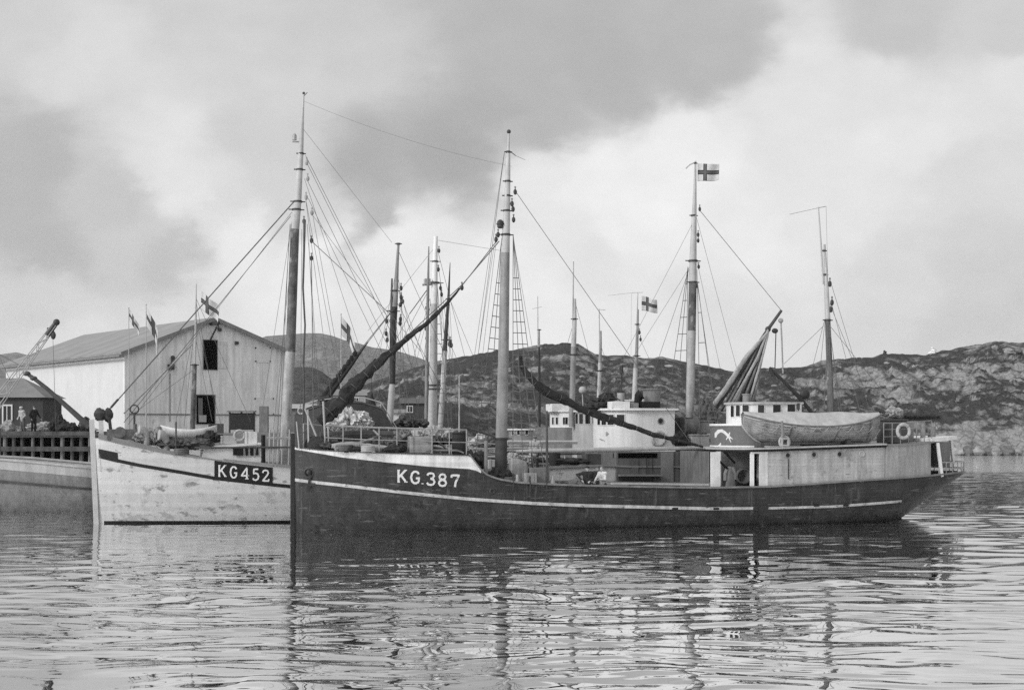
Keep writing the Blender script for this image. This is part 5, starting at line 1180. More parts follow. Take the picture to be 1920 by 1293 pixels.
# ================================================================== people
def person(pos, rz, label, coat, legs, pose, cap=None, hair=None, scale=1.0):
    root = empty('person', pos, rz, label, 'person', 'people about the boats and the pier'); root.scale = (scale,)*3
    ln = pose.get('lean', 0); sit = pose.get('knee', None)
    def U(p):  # upper body leans about the pelvis
        v = Vector(p)-Vector((0,0,.95)); v = Matrix.Rotation(ln, 3, 'X') @ v; v = Matrix.Rotation(pose.get('twist', 0), 3, 'Z') @ v; return v+Vector((0,0,.95))
    hd = pose.get('head', 0)
    def Hh(p):
        v = Vector(p)-Vector((0,0,1.5)); v = Matrix.Rotation(hd, 3, 'Z') @ v; return U(v+Vector((0,0,1.5)))
    hip = {s: Vector((.095*s,0,.93)) for s in (-1,1)}
    knee = {-1: Vector((-.11,-.03,.5)), 1: Vector((.11,-.03,.5))}; ank = {-1: Vector((-.11,.02,.09)), 1: Vector((.12,.02,.09))}
    sh = {s: U((.19*s,0,1.43)) for s in (-1,1)}
    el = {-1: U(pose['el'][0]), 1: U(pose['el'][1])}; wr = {-1: U(pose['wr'][0]), 1: U(pose['wr'][1])}
    def torso(mb, g):
        mb.capsule(U((0,0,.93)), U((0,0,1.12)), .145+g, .135+g); mb.capsule(U((-.07,0,1.15)), U((-.09,0,1.36)), .115+g, .105+g); mb.capsule(U((.07,0,1.15)), U((.09,0,1.36)), .115+g, .105+g)
        for s in (-1,1): mb.capsule(U((0,0,1.40)), sh[s], .085+g, .075+g)
    mb = MB(); torso(mb, 0); mb.capsule(U((0,.01,1.42)), U((0,-.005,1.54)), .06, .055)
    mb.ball(Hh((0,-.005,1.64)), .1, (.78,.95,1.12), 16, 12); mb.capsule(Hh((0,-.04,1.575)), Hh((0,-.055,1.56)), .058, .05); mb.capsule(Hh((0,-.095,1.645)), Hh((0,-.117,1.612)), .013, .019); mb.capsule(Hh((-.03,-.085,1.665)), Hh((.03,-.085,1.665)), .014, .014)
    for s in (-1,1):
        mb.ball(Hh((.083*s,.005,1.63)), .03, (.45,.8,1.1), 8, 6)
        mb.capsule(hip[s], knee[s], .08, .055); mb.capsule(knee[s], ank[s], .055, .04); mb.capsule(ank[s]+Vector((0,.02,-.04)), ank[s]+Vector((.01*s,-.17,-.055)), .042, .032)
        mb.capsule(sh[s], el[s], .05, .04); mb.capsule(el[s], wr[s], .038, .028)
        d = (wr[s]-el[s]).normalized(); side = d.cross(Vector((0,0,1)));  side = side.normalized() if side.length > .1 else Vector((1,0,0)); nn = d.cross(side)
        mb.capsule(wr[s]+side*.018, wr[s]+d*.085+side*.022, .024, .022); mb.capsule(wr[s]-side*.018, wr[s]+d*.085-side*.022, .024, .022)
        for i, ln_ in enumerate((.062,.075,.07,.052)):
            b = wr[s]+d*.09+side*(.033-.022*i); m = b+d*ln_*.55+nn*.012; e = m+d*ln_*.35+nn*.03
            mb.capsule(b, m, .0105, .0095, 7); mb.capsule(m, e, .0095, .008, 7)
        b = wr[s]+d*.03+side*.035; mb.capsule(b, b+d*.045+side*.03, .014, .011, 7); mb.capsule(b+d*.045+side*.03, b+d*.075+side*.03+nn*.015, .011, .009, 7)
    def rm(o, v):
        q = o.modifiers.new('Remesh','REMESH'); q.mode = 'VOXEL'; q.voxel_size = v; q.use_smooth_shade = True
    rm(mb.build('body', skin_m, root), .011)
    mb = MB(); torso(mb, .028)
    mb.capsule(U((0,0,.88)), U((0,0,1.0)), .175, .17); mb.capsule(U((0,.01,1.45)), U((0,.005,1.49)), .075, .072)
    for s in (-1,1): mb.capsule(sh[s], el[s], .074, .06); mb.capsule(el[s], el[s].lerp(wr[s],.9), .058, .046)
    rm(mb.build(pose.get('garb','jacket'), coat, root), .014)
    mb = MB(); mb.capsule((0,0,.9),(0,0,.97),.155,.15)
    for s in (-1,1): mb.capsule(hip[s], knee[s], .105, .08); mb.capsule(knee[s], ank[s]+Vector((0,0,.05)), .08, .068)
    rm(mb.build('trousers', legs, root), .016)
    for s in (-1,1):
        mb = MB(); mb.capsule(ank[s]+Vector((0,.02,.08)), ank[s]+Vector((0,.02,-.03)), .062, .056); mb.capsule(ank[s]+Vector((0,.03,-.035)), ank[s]+Vector((.01*s,-.18,-.045)), .055, .045); rm(mb.build('boot', black, root), .014)
    for s in (-1,1):
        mb = MB(); mb.ball(Hh((.032*s,-.093,1.648)), .011, (1.3,.6,.8), 8, 6); mb.build('eye', black, root)
    mb = MB(); mb.capsule(Hh((-.02,-.108,1.572)), Hh((.02,-.108,1.572)), .006, .006, 6); mb.build('mouth', gm('lip',.14), root)
    if cap:
        mb = MB(); mb.ball(Hh((0,.01,1.712)), .108, (.95,1.08,.5), 16, 8); mb.tube([Hh((0,.01,1.675)),Hh((0,.01,1.70))],.098,16); mb.ball(Hh((0,-.10,1.685)), .07, (1.1,.75,.16), 12, 6); mb.build('cap', cap, root)
    if hair:
        mb = MB(); mb.ball(Hh((0,.022,1.668)), .104, (.82,.95,.95), 16, 10); mb.build('hair', hair, root)
    return root
px_, l_ = 1101, -2.15
q = A.loc(1101,905,-2.1); person(A.world((q.x,-2.1,A.zs(q.x)-.86)), A.yaw-.1, 'man in flat cap and dark jacket leaning elbow out over the dark boat rail', cloth_dark, cloth_mid, dict(el=[(-.47,.06,1.36),(.28,.02,1.14)], wr=[(-.30,-.24,1.12),(.06,-.26,1.08)], lean=.06, head=.1), cap=cloth_dark)
q = A.loc(1131,905,-1.75); person(A.world((q.x,-1.75,A.zs(q.x)-.86)), A.yaw-1.15, 'bare headed man in a light sweater reaching towards the capped man', cloth_lt, cloth_mid, dict(el=[(-.25,-.16,1.22),(.26,-.1,1.15)], wr=[(-.12,-.42,1.10),(.2,-.36,1.2)], lean=.12, garb='sweater'), hair=gm('hair_grey',.12,.8,.2,20))
q = A.loc(1121,905,-1.0); person(A.world((q.x,-1.0,A.zs(q.x)-.86)), A.yaw-.2, 'man in dark clothes and cap standing behind the light sweater', gm('cloth_black',.03,.9,.2,8), cloth_dark, dict(el=[(-.27,.05,1.14),(.27,.05,1.14)], wr=[(-.2,-.2,1.0),(.2,-.2,1.0)]), cap=cloth_mid)
q = B.loc(1003,883,-2.5); person(B.world((q.x,-2.5,q.z-.02)), B.yaw-.3, 'man in pale jersey and dark trousers standing on the white boat', gm('cloth_pale',.3,.9,.15,8), cloth_dark, dict(el=[(-.27,.03,1.15),(.3,-.05,1.17)], wr=[(-.24,-.16,.95),(.2,-.26,1.05)], garb='jersey'), cap=cloth_mid)
person(wp(63,811,93.2), .9, 'man in dark clothes standing on the pier before the hut', cloth_dark, cloth_dark, dict(el=[(-.27,.03,1.15),(.34,-.05,1.15)], wr=[(-.24,-.12,.93),(.42,-.18,.95)], lean=.1), cap=cloth_mid)
person(wp(43,812,92.8), -.6, 'man in a pale smock on the pier, left of the dark clothed man', gm('smock_pale',.33,.9,.15,8), cloth_mid, dict(el=[(-.28,-.03,1.15),(.27,.03,1.15)], wr=[(-.16,-.24,1.05),(.2,-.2,1.0)], lean=.2, garb='smock'), cap=cloth_lt)

# ================================================================== land
def perlin(x, y, seed=0):
    r = np.random.RandomState(seed); p = r.permutation(256); p = np.concatenate([p, p]); g = r.uniform(0, 2*np.pi, 256)
    xi = np.floor(x).astype(int); yi = np.floor(y).astype(int); xf = x-xi; yf = y-yi; xi &= 255; yi &= 255
    def gr(ix, iy, dx, dy):
        a = g[p[p[ix & 255]+(iy & 255)] & 255]; return np.cos(a)*dx+np.sin(a)*dy
    u = xf**3*(xf*(xf*6-15)+10); v = yf**3*(yf*(yf*6-15)+10)
    a = gr(xi, yi, xf, yf); b = gr(xi+1, yi, xf-1, yf); c = gr(xi, yi+1, xf, yf-1); d = gr(xi+1, yi+1, xf-1, yf-1)
    return ((a*(1-u)+b*u)*(1-v)+(c*(1-u)+d*u)*v)*1.41
def sstep(t):
    t = np.clip(t, 0, 1); return t*t*(3-2*t)
def grid_mesh(name, X, Y, Zm, mat, kind='structure'):
    nr, nc = X.shape; me = bpy.data.meshes.new(name)
    co = np.stack([X, Y, Zm], -1).reshape(-1, 3).astype(np.float32)
    i = np.arange(nr-1)[:, None]*nc+np.arange(nc-1)[None, :]
    f = np.stack([i, i+1, i+nc+1, i+nc], -1).reshape(-1, 4).astype(np.int32)
    me.vertices.add(len(co)); me.vertices.foreach_set('co', co.ravel())
    me.loops.add(f.size); me.loops.foreach_set('vertex_index', f.ravel())
    me.polygons.add(len(f)); me.polygons.foreach_set('loop_start', np.arange(0, f.size, 4, dtype=np.int32))
    me.polygons.foreach_set('use_smooth', np.ones(len(f), dtype=bool))
    me.update(calc_edges=True); me.validate()
    me.materials.append(mat); o = bpy.data.objects.new(name, me); COL.objects.link(o); return tag(o, kind=kind)
def land_mat(name, dark, light, th, scale, contrast=.12, slope=.5, right=0):
    m = bpy.data.materials.new(name); m.use_nodes = True; nt = m.node_tree; b = nt.nodes['Principled BSDF']; b.inputs['Roughness'].default_value = .95; b.inputs['Specular IOR Level'].default_value = .1
    N = nt.nodes.new; tc = N('ShaderNodeTexCoord')
    def noise(sc, det, ro=.6, vec=(1,1,1.6)):
        mp = N('ShaderNodeMapping'); mp.inputs['Scale'].default_value = vec; lk(nt, tc.outputs['Object'], mp.inputs['Vector'])
        n = N('ShaderNodeTexNoise'); n.inputs['Scale'].default_value = sc; n.inputs['Detail'].default_value = det; n.inputs['Roughness'].default_value = ro; lk(nt, mp.outputs[0], n.inputs['Vector']); return n.outputs['Fac']
    def math_(op, a, c):
        n = N('ShaderNodeMath'); n.operation = op
        for i, q in enumerate((a, c)):
            if isinstance(q, (int, float)): n.inputs[i].default_value = q
            else: lk(nt, q, n.inputs[i])
        return n.outputs[0]
    def mr(x, a, bb, c, d):
        n = N('ShaderNodeMapRange'); lk(nt, x, n.inputs['Value'])
        for k, q in zip(('From Min','From Max','To Min','To Max'), (a, bb, c, d)): n.inputs[k].default_value = q
        return n.outputs['Result']
    ge = N('ShaderNodeNewGeometry'); sp = N('ShaderNodeSeparateXYZ'); lk(nt, ge.outputs['Normal'], sp.inputs[0])
    steep = mr(sp.outputs['Z'], .95, .55, 0, slope)
    a = math_('ADD', math_('MULTIPLY', noise(scale, 10, .7), .65), math_('MULTIPLY', noise(scale*.22, 3), .5))
    a = math_('ADD', a, math_('MULTIPLY', steep, .35))
    if right:
        sx = N('ShaderNodeSeparateXYZ'); lk(nt, tc.outputs['Object'], sx.inputs[0]); a = math_('ADD', a, mr(sx.outputs['X'], 45, 110, 0, right))  # barer rock towards the point
    mask = mr(a, th, th+contrast, 0, 1)
    vo = N('ShaderNodeTexVoronoi'); vo.feature = 'DISTANCE_TO_EDGE'; vo.inputs['Scale'].default_value = scale*2.6; lk(nt, tc.outputs['Object'], vo.inputs['Vector'])
    crack = mr(vo.outputs['Distance'], 0, .07, .62, 1)
    fine = mr(noise(scale*7, 5, .7), .3, .7, .6, 1.4)
    mx = N('ShaderNodeMix'); mx.data_type = 'FLOAT'; lk(nt, mask, mx.inputs[0]); mx.inputs[2].default_value = dark; mx.inputs[3].default_value = light
    v = math_('MULTIPLY', math_('MULTIPLY', mx.outputs[0], fine), crack)
    cb = N('ShaderNodeCombineColor')
    for k in range(3): lk(nt, v, cb.inputs[k])
    lk(nt, cb.outputs[0], b.inputs['Base Color'])
    bp = N('ShaderNodeBump'); bp.inputs['Strength'].default_value = .8; bp.inputs['Distance'].default_value = .35/scale*.25; lk(nt, noise(scale*5, 6, .65), bp.inputs['Height']); lk(nt, bp.outputs['Normal'], b.inputs['Normal'])
    return m
RIDGE = [(-600,735),(400,765),(520,758),(600,745),(650,735),(700,716),(744,699),(798,683),(846,673),(900,663),(931,656),(960,657),(985,651),(1022,645),(1042,646),(1059,640),(1069,642),(1084,643),(1099,653),(1113,662),(1138,666),(1158,665),(1183,668),(1222,670),(1240,668),(1260,674),(1300,680),(1330,687),(1360,695),(1378,697.5),(1395,690),(1420,694),(1440,692),(1500,688),(1540,677),(1580,673),(1640,668),(1652,664),(1740,664),(1770,658),(1830,646),(1870,641),(1920,640),(2100,642),(2600,660)]
rpx, rpy = [k[0] for k in RIDGE], [k[1] for k in RIDGE]
YR = 345.0
def shore(px): return np.interp(px, [-600,560,700,1000,1400,1750,2600],[150,150,152,185,225,245,245])
def land_z(PX, Y):
    Hr = EYE+(HY-np.interp(PX, rpx, rpy))/F*YR; Ys = shore(PX); t = (Y-Ys)/(YR-Ys); tc = np.clip(t, 0, 1)
    lo = np.minimum(4.6, Hr*.35); z = -1.2+(lo+1.2)*sstep(t/.09)+(Hr-lo)*np.clip((tc-.05)/.95, 0, 1)**1.12
    over = np.clip(t-1, 0, 9); z = z-over*34*(1-np.exp(-over*9))
    z = np.maximum(z, -1.9); X = (PX-CX)/F*Y; env = np.sin(np.pi*np.clip(tc, 0, 1))**.5*.9+.12; env = env*np.clip(Hr/14, .15, 1.2)
    r = np.interp(PX, [700,1300,1500,1920], [.75,.8,1.0,1.25])
    z = z+env*r*(1.2*(perlin(X/17, Y/17, 3))+1.6*(.5-np.abs(perlin(X/9+3, Y/11, 5))*1.6)+.85*(.45-np.abs(perlin(X/3.6, Y/4.6, 7))*1.7)+.35*(.4-np.abs(perlin(X/1.5, Y/2.0, 11))*1.6))
    z = z+.25*perlin(X/2.2, Y/3, 13)
    hs = 2.1; q = (z+.8*perlin(X/14, Y/14, 17))/hs; fr = q-np.floor(q); return z+(sstep((fr-.55)/.4)-fr)*hs*.45*np.clip(.55+1.4*perlin(X/26, Y/26, 19), 0, 1.2)*np.clip(env, 0, 1)
pxs = np.arange(-700, 2620, 4.0); tt = np.concatenate([np.linspace(-.03,.1,34), np.linspace(.105,1.02,130), np.linspace(1.05,1.5,12)])
PX, T = np.meshgrid(pxs, tt); YY = shore(PX)+(YR-shore(PX))*T
grid_mesh('rocky_hill', (PX-CX)/F*YY, YY, land_z(PX, YY), land_mat('rock_and_heather', .048, .23, .61, .2, .10, right=.03))
def ridge_sheet(name, keys, Y0, Y1, mat, amp, seed, step=5):
    kx = [k[0] for k in keys]; ky = [k[1] for k in keys]; pxs = np.arange(kx[0], kx[-1]+1, step); tt = np.concatenate([np.linspace(0,1,60), np.linspace(1.01,1.09,6)])
    PX, T = np.meshgrid(pxs, tt); Yg = Y0+(Y1-Y0)*T; H = EYE+(HY-np.interp(PX, kx, ky))/F*Y1; X = (PX-CX)/F*Yg; tc = np.clip(T, 0, 1)
    z = -2+(H+2)*(.15*sstep(T/.15)+.85*tc**1.15)-np.clip(T-1, 0, 9)*H*3; s = (Y1-Y0)/6
    z = z+amp*(np.sin(np.pi*tc)*.9+.06)*(perlin(X/s, Yg/s, seed)+.5*perlin(X/s*2.3, Yg/s*2.3, seed+1)+.4*(.4-np.abs(perlin(X/s*5, Yg/s*5, seed+2)))+.25*perlin(X/s*11, Yg/s*11, seed+3))
    return grid_mesh(name, X, Yg, z, mat)
ridge_sheet('near_knoll', [(380,760),(450,720),(500,697),(553,689),(586,689),(604,697),(620,709),(634,720),(660,738),(720,760),(800,790)], 420, 640, land_mat('knoll_heather',.06,.13,.62,.08), 6, 30)
ridge_sheet('distant_mountain', [(-700,700),(-200,690),(0,666),(30,661),(60,668),(160,680),(330,668),(440,648),(480,636),(500,630),(545,627),(580,625),(604,625.5),(622,629),(645,637),(664,641),(700,651),(735,655),(760,662),(790,672),(830,690),(900,720),(1000,760)], 1500, 2500, land_mat('hazed_mountain_slope',.15,.24,.60,.02), 26, 40)  # slope colours lightened, so part of the haze is painted in
def on_land(px, Y): return float(land_z(np.array([[px]], float), np.array([[Y]], float))[0, 0])
def hill_thing(px, Y, mb, name, mat, label, cat, dz=0, grp=None):
    return mesh_thing(None, mb, name, mat, ((px-CX)/F*Y, Y, on_land(px, Y)+dz), label, cat, grp)
for px, Yh, hh, lab, mt, wd in ((1660,343,1.0,'dark stone cairn on the ridge above the lifeboat',gm('cairn_dark',.05,.9,.3,2),.9),(1750,343,1.5,'white painted cairn on the right hand ridge',gm('cairn_white',.75,.8,.1,2),1.3)):
    mb = MB()
    for k in range(7): mb.ball((rnd.uniform(-.3,.3)*wd,rnd.uniform(-.3,.3)*wd,hh*k/7), .55*wd*(1-.09*k), (1.1,1,.7), 8, 6, .2, k)
    hill_thing(px, Yh, mb, 'cairn', mt, lab, 'cairn', 0, 'cairns on the ridge')
# stones along the far shore and loose blocks on the slope
stone = gm('shore_stone', .24, .95, .3, .8, bump=.6); stone_d = gm('shore_stone_dark', .12, .95, .3, .8, bump=.6); stone_l = gm('slope_stone', .40, .95, .25, .8, bump=.6)
def boulder(px, Y, r, mat, label, grp, seed, sc=(1.2,.9,.8), dz=None):
    mb = MB(); crumple(mb, (0,0,0), r, sc, seed, .2, 16, 10); o = hill_thing(px, Y, mb, 'boulder', mat, label, 'boulder', -r*.15, grp)
    if dz is not None: o.location.z = dz
    o.rotation_euler = (0,0,seed*1.3); return o
for k, (px, r) in enumerate(((1797,1.3),(1816,1.6),(1832,1.5),(1851,1.1),(1868,1.5),(1884,1.7),(1905,1.3))):
    boulder(px, 245.5, r*.8, stone if k % 2 == 0 else stone_d, 'rounded boulder in the row along the far shore at the water line', 'boulders along the far shore', 50+k, dz=.55)
rg = random.Random(5); n = 0
for k in range(60):
    px = rg.uniform(1080, 1925); t = rg.uniform(.12,.9)**.9; Ys = float(shore(px)); Yb = Ys+(YR-Ys)*t
    boulder(px, Yb, rg.uniform(.5,1.1)*(1.2 if px > 1650 else .8), [stone, stone, stone_d][k % 3], 'weathered stone block lying on the rocky hillside', 'stone blocks on the hillside', 100+k, (rg.uniform(1,1.7),rg.uniform(.7,1.1),rg.uniform(.6,1)))
# houses in the dip behind the bows
def house_at(px, Y, w, d, h, rh, wm, rm, label, wins, hip=False):
    hut((px-CX)/F*Y, Y, on_land(px, Y), w, d, h, rh, wm, rm, label, wins, hip, .15, 'house', 'house', 'houses behind the boats')
house_at(570,165,3.6,4,2.9,.5,grey_mid,grey_lt,'grey flat roofed house with a dark window behind the tall mast foot',[(.6,1.6,1.0,1.2)])
house_at(625,185,2.6,3,1.6,1.3,white,gm('house_roof_pale',.35,.8,.1,1),'small pale house with steep roof behind the dark bow',[])
house_at(778,190,3.6,3,1.7,.7,gm('house_dark',.06,.8,.2,1),gm('house_roof_dark',.09,.8,.2,1),'low dark house on the slope left of the thick pale mast',[(-.8,.9,.6,.7)])
house_at(747,172,1.4,1.5,1.9,.4,white_worn,grey_mid,'little white privy hut on the slope behind the boats',[])
house_at(655,230,5,4,2.0,1.0,grey_lt,grey_mid,'grey cottage in the dip below the mountain',[(-1,1.1,.7,.8),(1,1.1,.7,.8)])

# ================================================================== water: one sheet, rippled where one can see the ripples
us = np.concatenate([np.linspace(-1.4,-.42,40), np.linspace(-.415,.415,560), np.linspace(.42,1.4,40)])
yy = np.concatenate([np.linspace(5,18,40), 1/np.linspace(1/18.2, 1/75, 620), np.geomspace(76, 260, 120), np.geomspace(270, 2700, 25)])
Ug, Yg = np.meshgrid(us, yy); Xg = Ug*Yg
rs = np.random.RandomState(4); zw = np.zeros_like(Xg)
wx_ = Xg+.5*perlin(Xg/4, Yg/4, 61); wy_ = Yg+.9*perlin(Xg/5+9, Yg/3.5, 62)
zs_ = np.zeros_like(Xg)
for i in range(80):
    short = i >= 44; lam = np.exp(rs.uniform(np.log(.32), np.log(.85))) if short else np.exp(rs.uniform(np.log(.85), np.log(2.7))); th = rs.normal(math.pi/2, .36); k = 2*math.pi/lam; sl = .0130*(lam/1.3)**.1
    tgt = zs_ if short else zw; tgt += sl/k*np.sin(k*(np.cos(th)*wx_+np.sin(th)*wy_)+rs.uniform(0, 6.28))
patchy = .55+.9*np.clip(perlin(Xg/9+4, Yg/7, 71)+.45, 0, 1.2)
near = np.interp(Yg, [5,23,29,36,42,47,53,60,70,120,200,300],[.32,.30,.48,.8,.8,.5,.30,.2,.34,.35,.12,0.0]); nshort = np.interp(Yg, [5,24,33,42,50,60],[.42,.5,.75,.6,.3,.1])
right = 1+1.6*sstep((Ug-.22)/.12)*np.interp(Yg,[40,60,110],[0,1,.8])
zw = zw*near*patchy*right+zs_*nshort*np.clip(patchy*1.3-.35, .1, 2)*.9
zw += .010*near*np.maximum(0, perlin(Xg/1.1, Yg/.7, 81))
wm = bpy.data.materials.new('harbour_water'); wm.use_nodes = True; nt = wm.node_tree; b = nt.nodes['Principled BSDF']
b.inputs['Base Color'].default_value = (.02,.02,.02,1); b.inputs['Roughness'].default_value = .015; b.inputs['IOR'].default_value = 1.4; b.inputs['Specular IOR Level'].default_value = .5
tc = nt.nodes.new('ShaderNodeTexCoord'); nz = nt.nodes.new('ShaderNodeTexNoise'); nz.inputs['Scale'].default_value = 2.6; nz.inputs['Detail'].default_value = 3; mp = nt.nodes.new('ShaderNodeMapping'); mp.inputs['Scale'].default_value = (1,1.8,1)
lk(nt, tc.outputs['Object'], mp.inputs[0]); lk(nt, mp.outputs[0], nz.inputs['Vector']); bp = nt.nodes.new('ShaderNodeBump'); bp.inputs['Strength'].default_value = .0; bp.inputs['Distance'].default_value = .05; lk(nt, nz.outputs['Fac'], bp.inputs['Height'])
# a wind-ruffled belt towards the far shore
spw = nt.nodes.new('ShaderNodeSeparateXYZ'); lk(nt, tc.outputs['Object'], spw.inputs[0]); mrw = nt.nodes.new('ShaderNodeMapRange'); mrw.interpolation_type = 'SMOOTHSTEP'; lk(nt, spw.outputs['Y'], mrw.inputs['Value'])
for k_, q_ in zip(('From Min','From Max','To Min','To Max'), (142, 160, 0, 1)): mrw.inputs[k_].default_value = q_
n2 = nt.nodes.new('ShaderNodeTexNoise'); n2.inputs['Scale'].default_value = .9; n2.inputs['Detail'].default_value = 3; lk(nt, tc.outputs['Object'], n2.inputs['Vector']); bp2 = nt.nodes.new('ShaderNodeBump'); bp2.inputs['Distance'].default_value = .5; lk(nt, mrw.outputs[0], bp2.inputs['Strength']); lk(nt, n2.outputs['Fac'], bp2.inputs['Height']); lk(nt, bp.outputs[0], bp2.inputs['Normal']); lk(nt, bp2.outputs[0], b.inputs['Normal'])
gl = nt.nodes.new('ShaderNodeBsdfGlossy'); gl.inputs['Color'].default_value = (.95,.95,.95,1); gl.inputs['Roughness'].default_value = .015; lk(nt, bp2.outputs[0], gl.inputs['Normal'])
ms = nt.nodes.new('ShaderNodeMixShader'); ms.inputs[0].default_value = .82; lk(nt, b.outputs[0], ms.inputs[1]); lk(nt, gl.outputs[0], ms.inputs[2]); lk(nt, ms.outputs[0], nt.nodes['Material Output'].inputs['Surface'])
grid_mesh('water', Xg, Yg, zw, wm)

# ================================================================== sky and light
w = bpy.data.worlds.new('World'); SC.world = w; w.use_nodes = True; nt = w.node_tree; bg = nt.nodes['Background']
SUN = Vector((-.68,-.53,.50)).normalized()
sky = nt.nodes.new('ShaderNodeTexSky'); sky.sky_type = 'NISHITA'; sky.sun_disc = False; sky.sun_elevation = math.asin(SUN.z); sky.sun_rotation = math.atan2(SUN.x, SUN.y)
bwn = nt.nodes.new('ShaderNodeRGBToBW'); lk(nt, sky.outputs[0], bwn.inputs[0])
def wm_(op, a, c=0.0, d=None):
    n = nt.nodes.new('ShaderNodeMath'); n.operation = op
    for i, q in enumerate((a, c, d)):
        if q is None: continue
        if isinstance(q, (int, float)): n.inputs[i].default_value = q
        else: lk(nt, q, n.inputs[i])
    return n.outputs[0]
tc = nt.nodes.new('ShaderNodeTexCoord'); sp = nt.nodes.new('ShaderNodeSeparateXYZ'); lk(nt, tc.outputs['Generated'], sp.inputs[0])
ay = wm_('MAXIMUM', wm_('ABSOLUTE', sp.outputs['Y']), .12)
u0 = wm_('DIVIDE', sp.outputs['X'], ay); v0 = wm_('DIVIDE', sp.outputs['Z'], ay)
cv = nt.nodes.new('ShaderNodeCombineXYZ'); lk(nt, u0, cv.inputs[0]); lk(nt, wm_('MULTIPLY', v0, 1.6), cv.inputs[1])
def wn(sc, det, off):
    n = nt.nodes.new('ShaderNodeTexNoise'); n.noise_dimensions = '4D'; n.inputs['W'].default_value = off; n.inputs['Scale'].default_value = sc; n.inputs['Detail'].default_value = det; n.inputs['Roughness'].default_value = .55; lk(nt, cv.outputs[0], n.inputs['Vector']); return wm_('SUBTRACT', n.outputs['Fac'], .5)
u = wm_('ADD', u0, wm_('ADD', wm_('MULTIPLY', wn(6, 9, 1.3), .13), wm_('MULTIPLY', wn(22, 9, 2.1), .045))); v = wm_('ADD', v0, wm_('ADD', wm_('MULTIPLY', wn(6, 9, 5.7), .10), wm_('MULTIPLY', wn(22, 9, 7.9), .04)))
# cloud brightness at directions of the sky (u across, v up), as grey values of the print
CL = [(0,0,205),(150,100,215),(300,20,206),(50,300,178),(100,450,178),(60,560,205),(300,500,188),(220,380,192),(450,250,203),(520,140,206),(700,330,168),(700,420,178),(850,300,162),(620,100,200),(950,100,178),(900,200,170),(1000,210,178),(1300,70,179),(1150,120,176),(1650,20,190),(1880,10,200),(290,335,226),(335,390,226),(400,405,214),(250,430,199),(470,350,208),(585,430,205),(420,470,236),(600,480,238),(760,470,236),(520,400,205),(560,560,238),(1010,330,228),(1120,300,238),(1300,230,236),(1200,400,240),(1480,170,226),(1650,160,222),(1900,110,222),(1870,330,214),(1850,500,204),(1880,590,200),(1700,560,214),(1600,400,226),(1420,470,232),(1160,460,228),(1000,560,240),(850,600,240),(100,620,224),(300,570,224),(1400,600,222),(1150,600,235),(1700,250,228),(960,-250,170),(200,-400,180),(1700,-400,185),(960,-1200,185),(-600,300,200),(-700,-500,200),(2500,300,210),(2600,-500,200)]
num = None; den = None
for px, py, val in CL:
    lin = ((val/255+.055)/1.055)**2.4
    du = wm_('SUBTRACT', u, (px-CX)/F); dv = wm_('SUBTRACT', v, (HY-py)/F)
    d2 = wm_('ADD', wm_('MULTIPLY', du, du), wm_('MULTIPLY_ADD', dv, dv, .00012))
    if not hasattr(wm_, 'x'): pass
    wt = wm_('DIVIDE', 1e-8, wm_('POWER', d2, 2.3))
    num = wm_('MULTIPLY', wt, lin) if num is None else wm_('MULTIPLY_ADD', wt, lin, num)
    den = wt if den is None else wm_('ADD', den, wt)
cloud = wm_('DIVIDE', num, den)
cloud = wm_('MULTIPLY', cloud, wm_('ADD', 1.0, wm_('MULTIPLY', wn(30, 10, 3.3), .16)))
cloud = wm_('MULTIPLY', cloud, wm_('ADD', 1.0, wm_('MULTIPLY', wn(9, 9, 9.1), .24)))
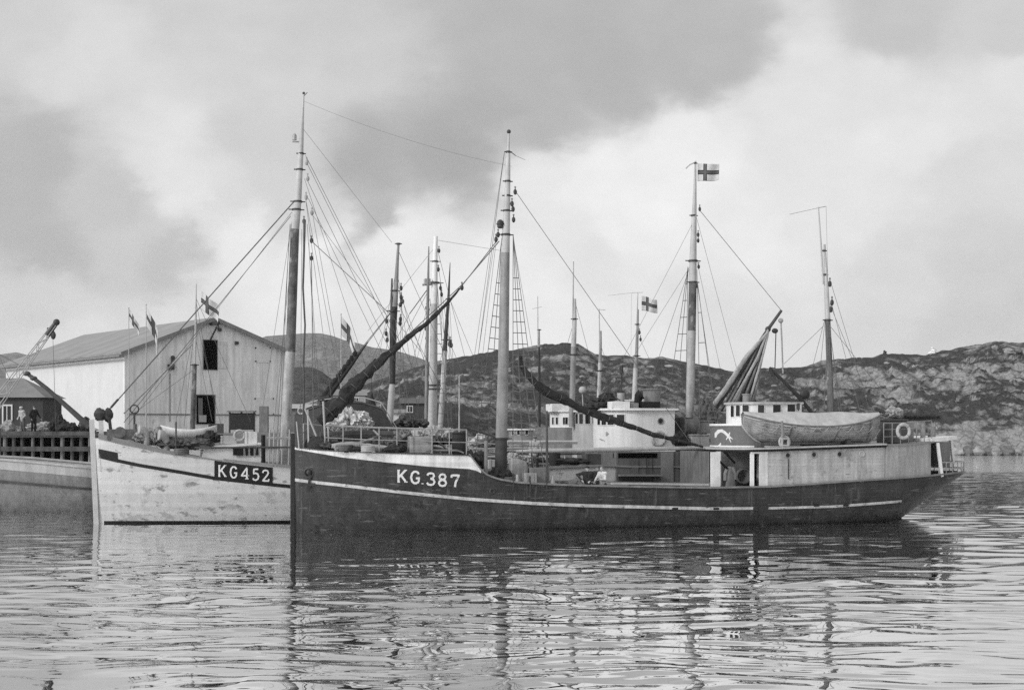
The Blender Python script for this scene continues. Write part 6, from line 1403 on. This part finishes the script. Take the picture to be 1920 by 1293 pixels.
# thin veil of blue-sky light (Nishita, as grey) behind the overcast
# the overcast is brightest round the hidden sun, which stands behind the camera's left shoulder
dt = nt.nodes.new('ShaderNodeVectorMath'); dt.operation = 'DOT_PRODUCT'; lk(nt, tc.outputs['Generated'], dt.inputs[0]); dt.inputs[1].default_value = SUN
glow = wm_('MULTIPLY', wm_('POWER', wm_('MAXIMUM', dt.outputs['Value'], 0.0), 1.5), 1.3)
tot = wm_('ADD', wm_('MULTIPLY', wm_('MULTIPLY', cloud, 1.0), wm_('ADD', 1.0, glow)), wm_('MULTIPLY', bwn.outputs[0], .012))
cb = nt.nodes.new('ShaderNodeCombineColor')
for k in range(3): lk(nt, tot, cb.inputs[k])
lk(nt, cb.outputs[0], bg.inputs['Color']); bg.inputs['Strength'].default_value = 1.0
ld = bpy.data.lights.new('sun', 'SUN'); ld.energy = 2.1; ld.angle = R(14); ld.color = (1,1,1)
lo = bpy.data.objects.new('sun', ld); COL.objects.link(lo); lo.rotation_euler = (-SUN).to_track_quat('-Z','Y').to_euler(); lo.location = (-60,-30,60)

# air: far slopes fade a little
hm = bpy.data.materials.new('haze_air'); hm.use_nodes = True; hn = hm.node_tree; hn.nodes.clear(); ho = hn.nodes.new('ShaderNodeOutputMaterial'); hv = hn.nodes.new('ShaderNodeVolumePrincipled')
hv.inputs['Color'].default_value = (.9,.9,.9,1); hv.inputs['Density'].default_value = .00009; hv.inputs['Anisotropy'].default_value = .3; lk(hn, hv.outputs[0], ho.inputs['Volume'])
mb = MB(); mb.box((0,1240,98.25),(8400,3080,203.5)); tag(mb.build('haze', hm), kind='stuff')

cd = bpy.data.cameras.new('camera'); cam = bpy.data.objects.new('camera', cd); COL.objects.link(cam); SC.camera = cam
cam.location = (0,0,EYE); cam.rotation_euler = (R(90),0,0); cd.sensor_width = 36; cd.lens = 36*F/1920; cd.shift_y = (HY-646.5)/1920; cd.clip_start = .5; cd.clip_end = 9000
SC.view_settings.view_transform = 'Standard'; SC.view_settings.look = 'None'; SC.view_settings.exposure = 0; SC.view_settings.gamma = 1
SC.render.engine = 'CYCLES'
SC.cycles.use_denoising = False  # the film grain of the print: keep the sampler's own fine grain
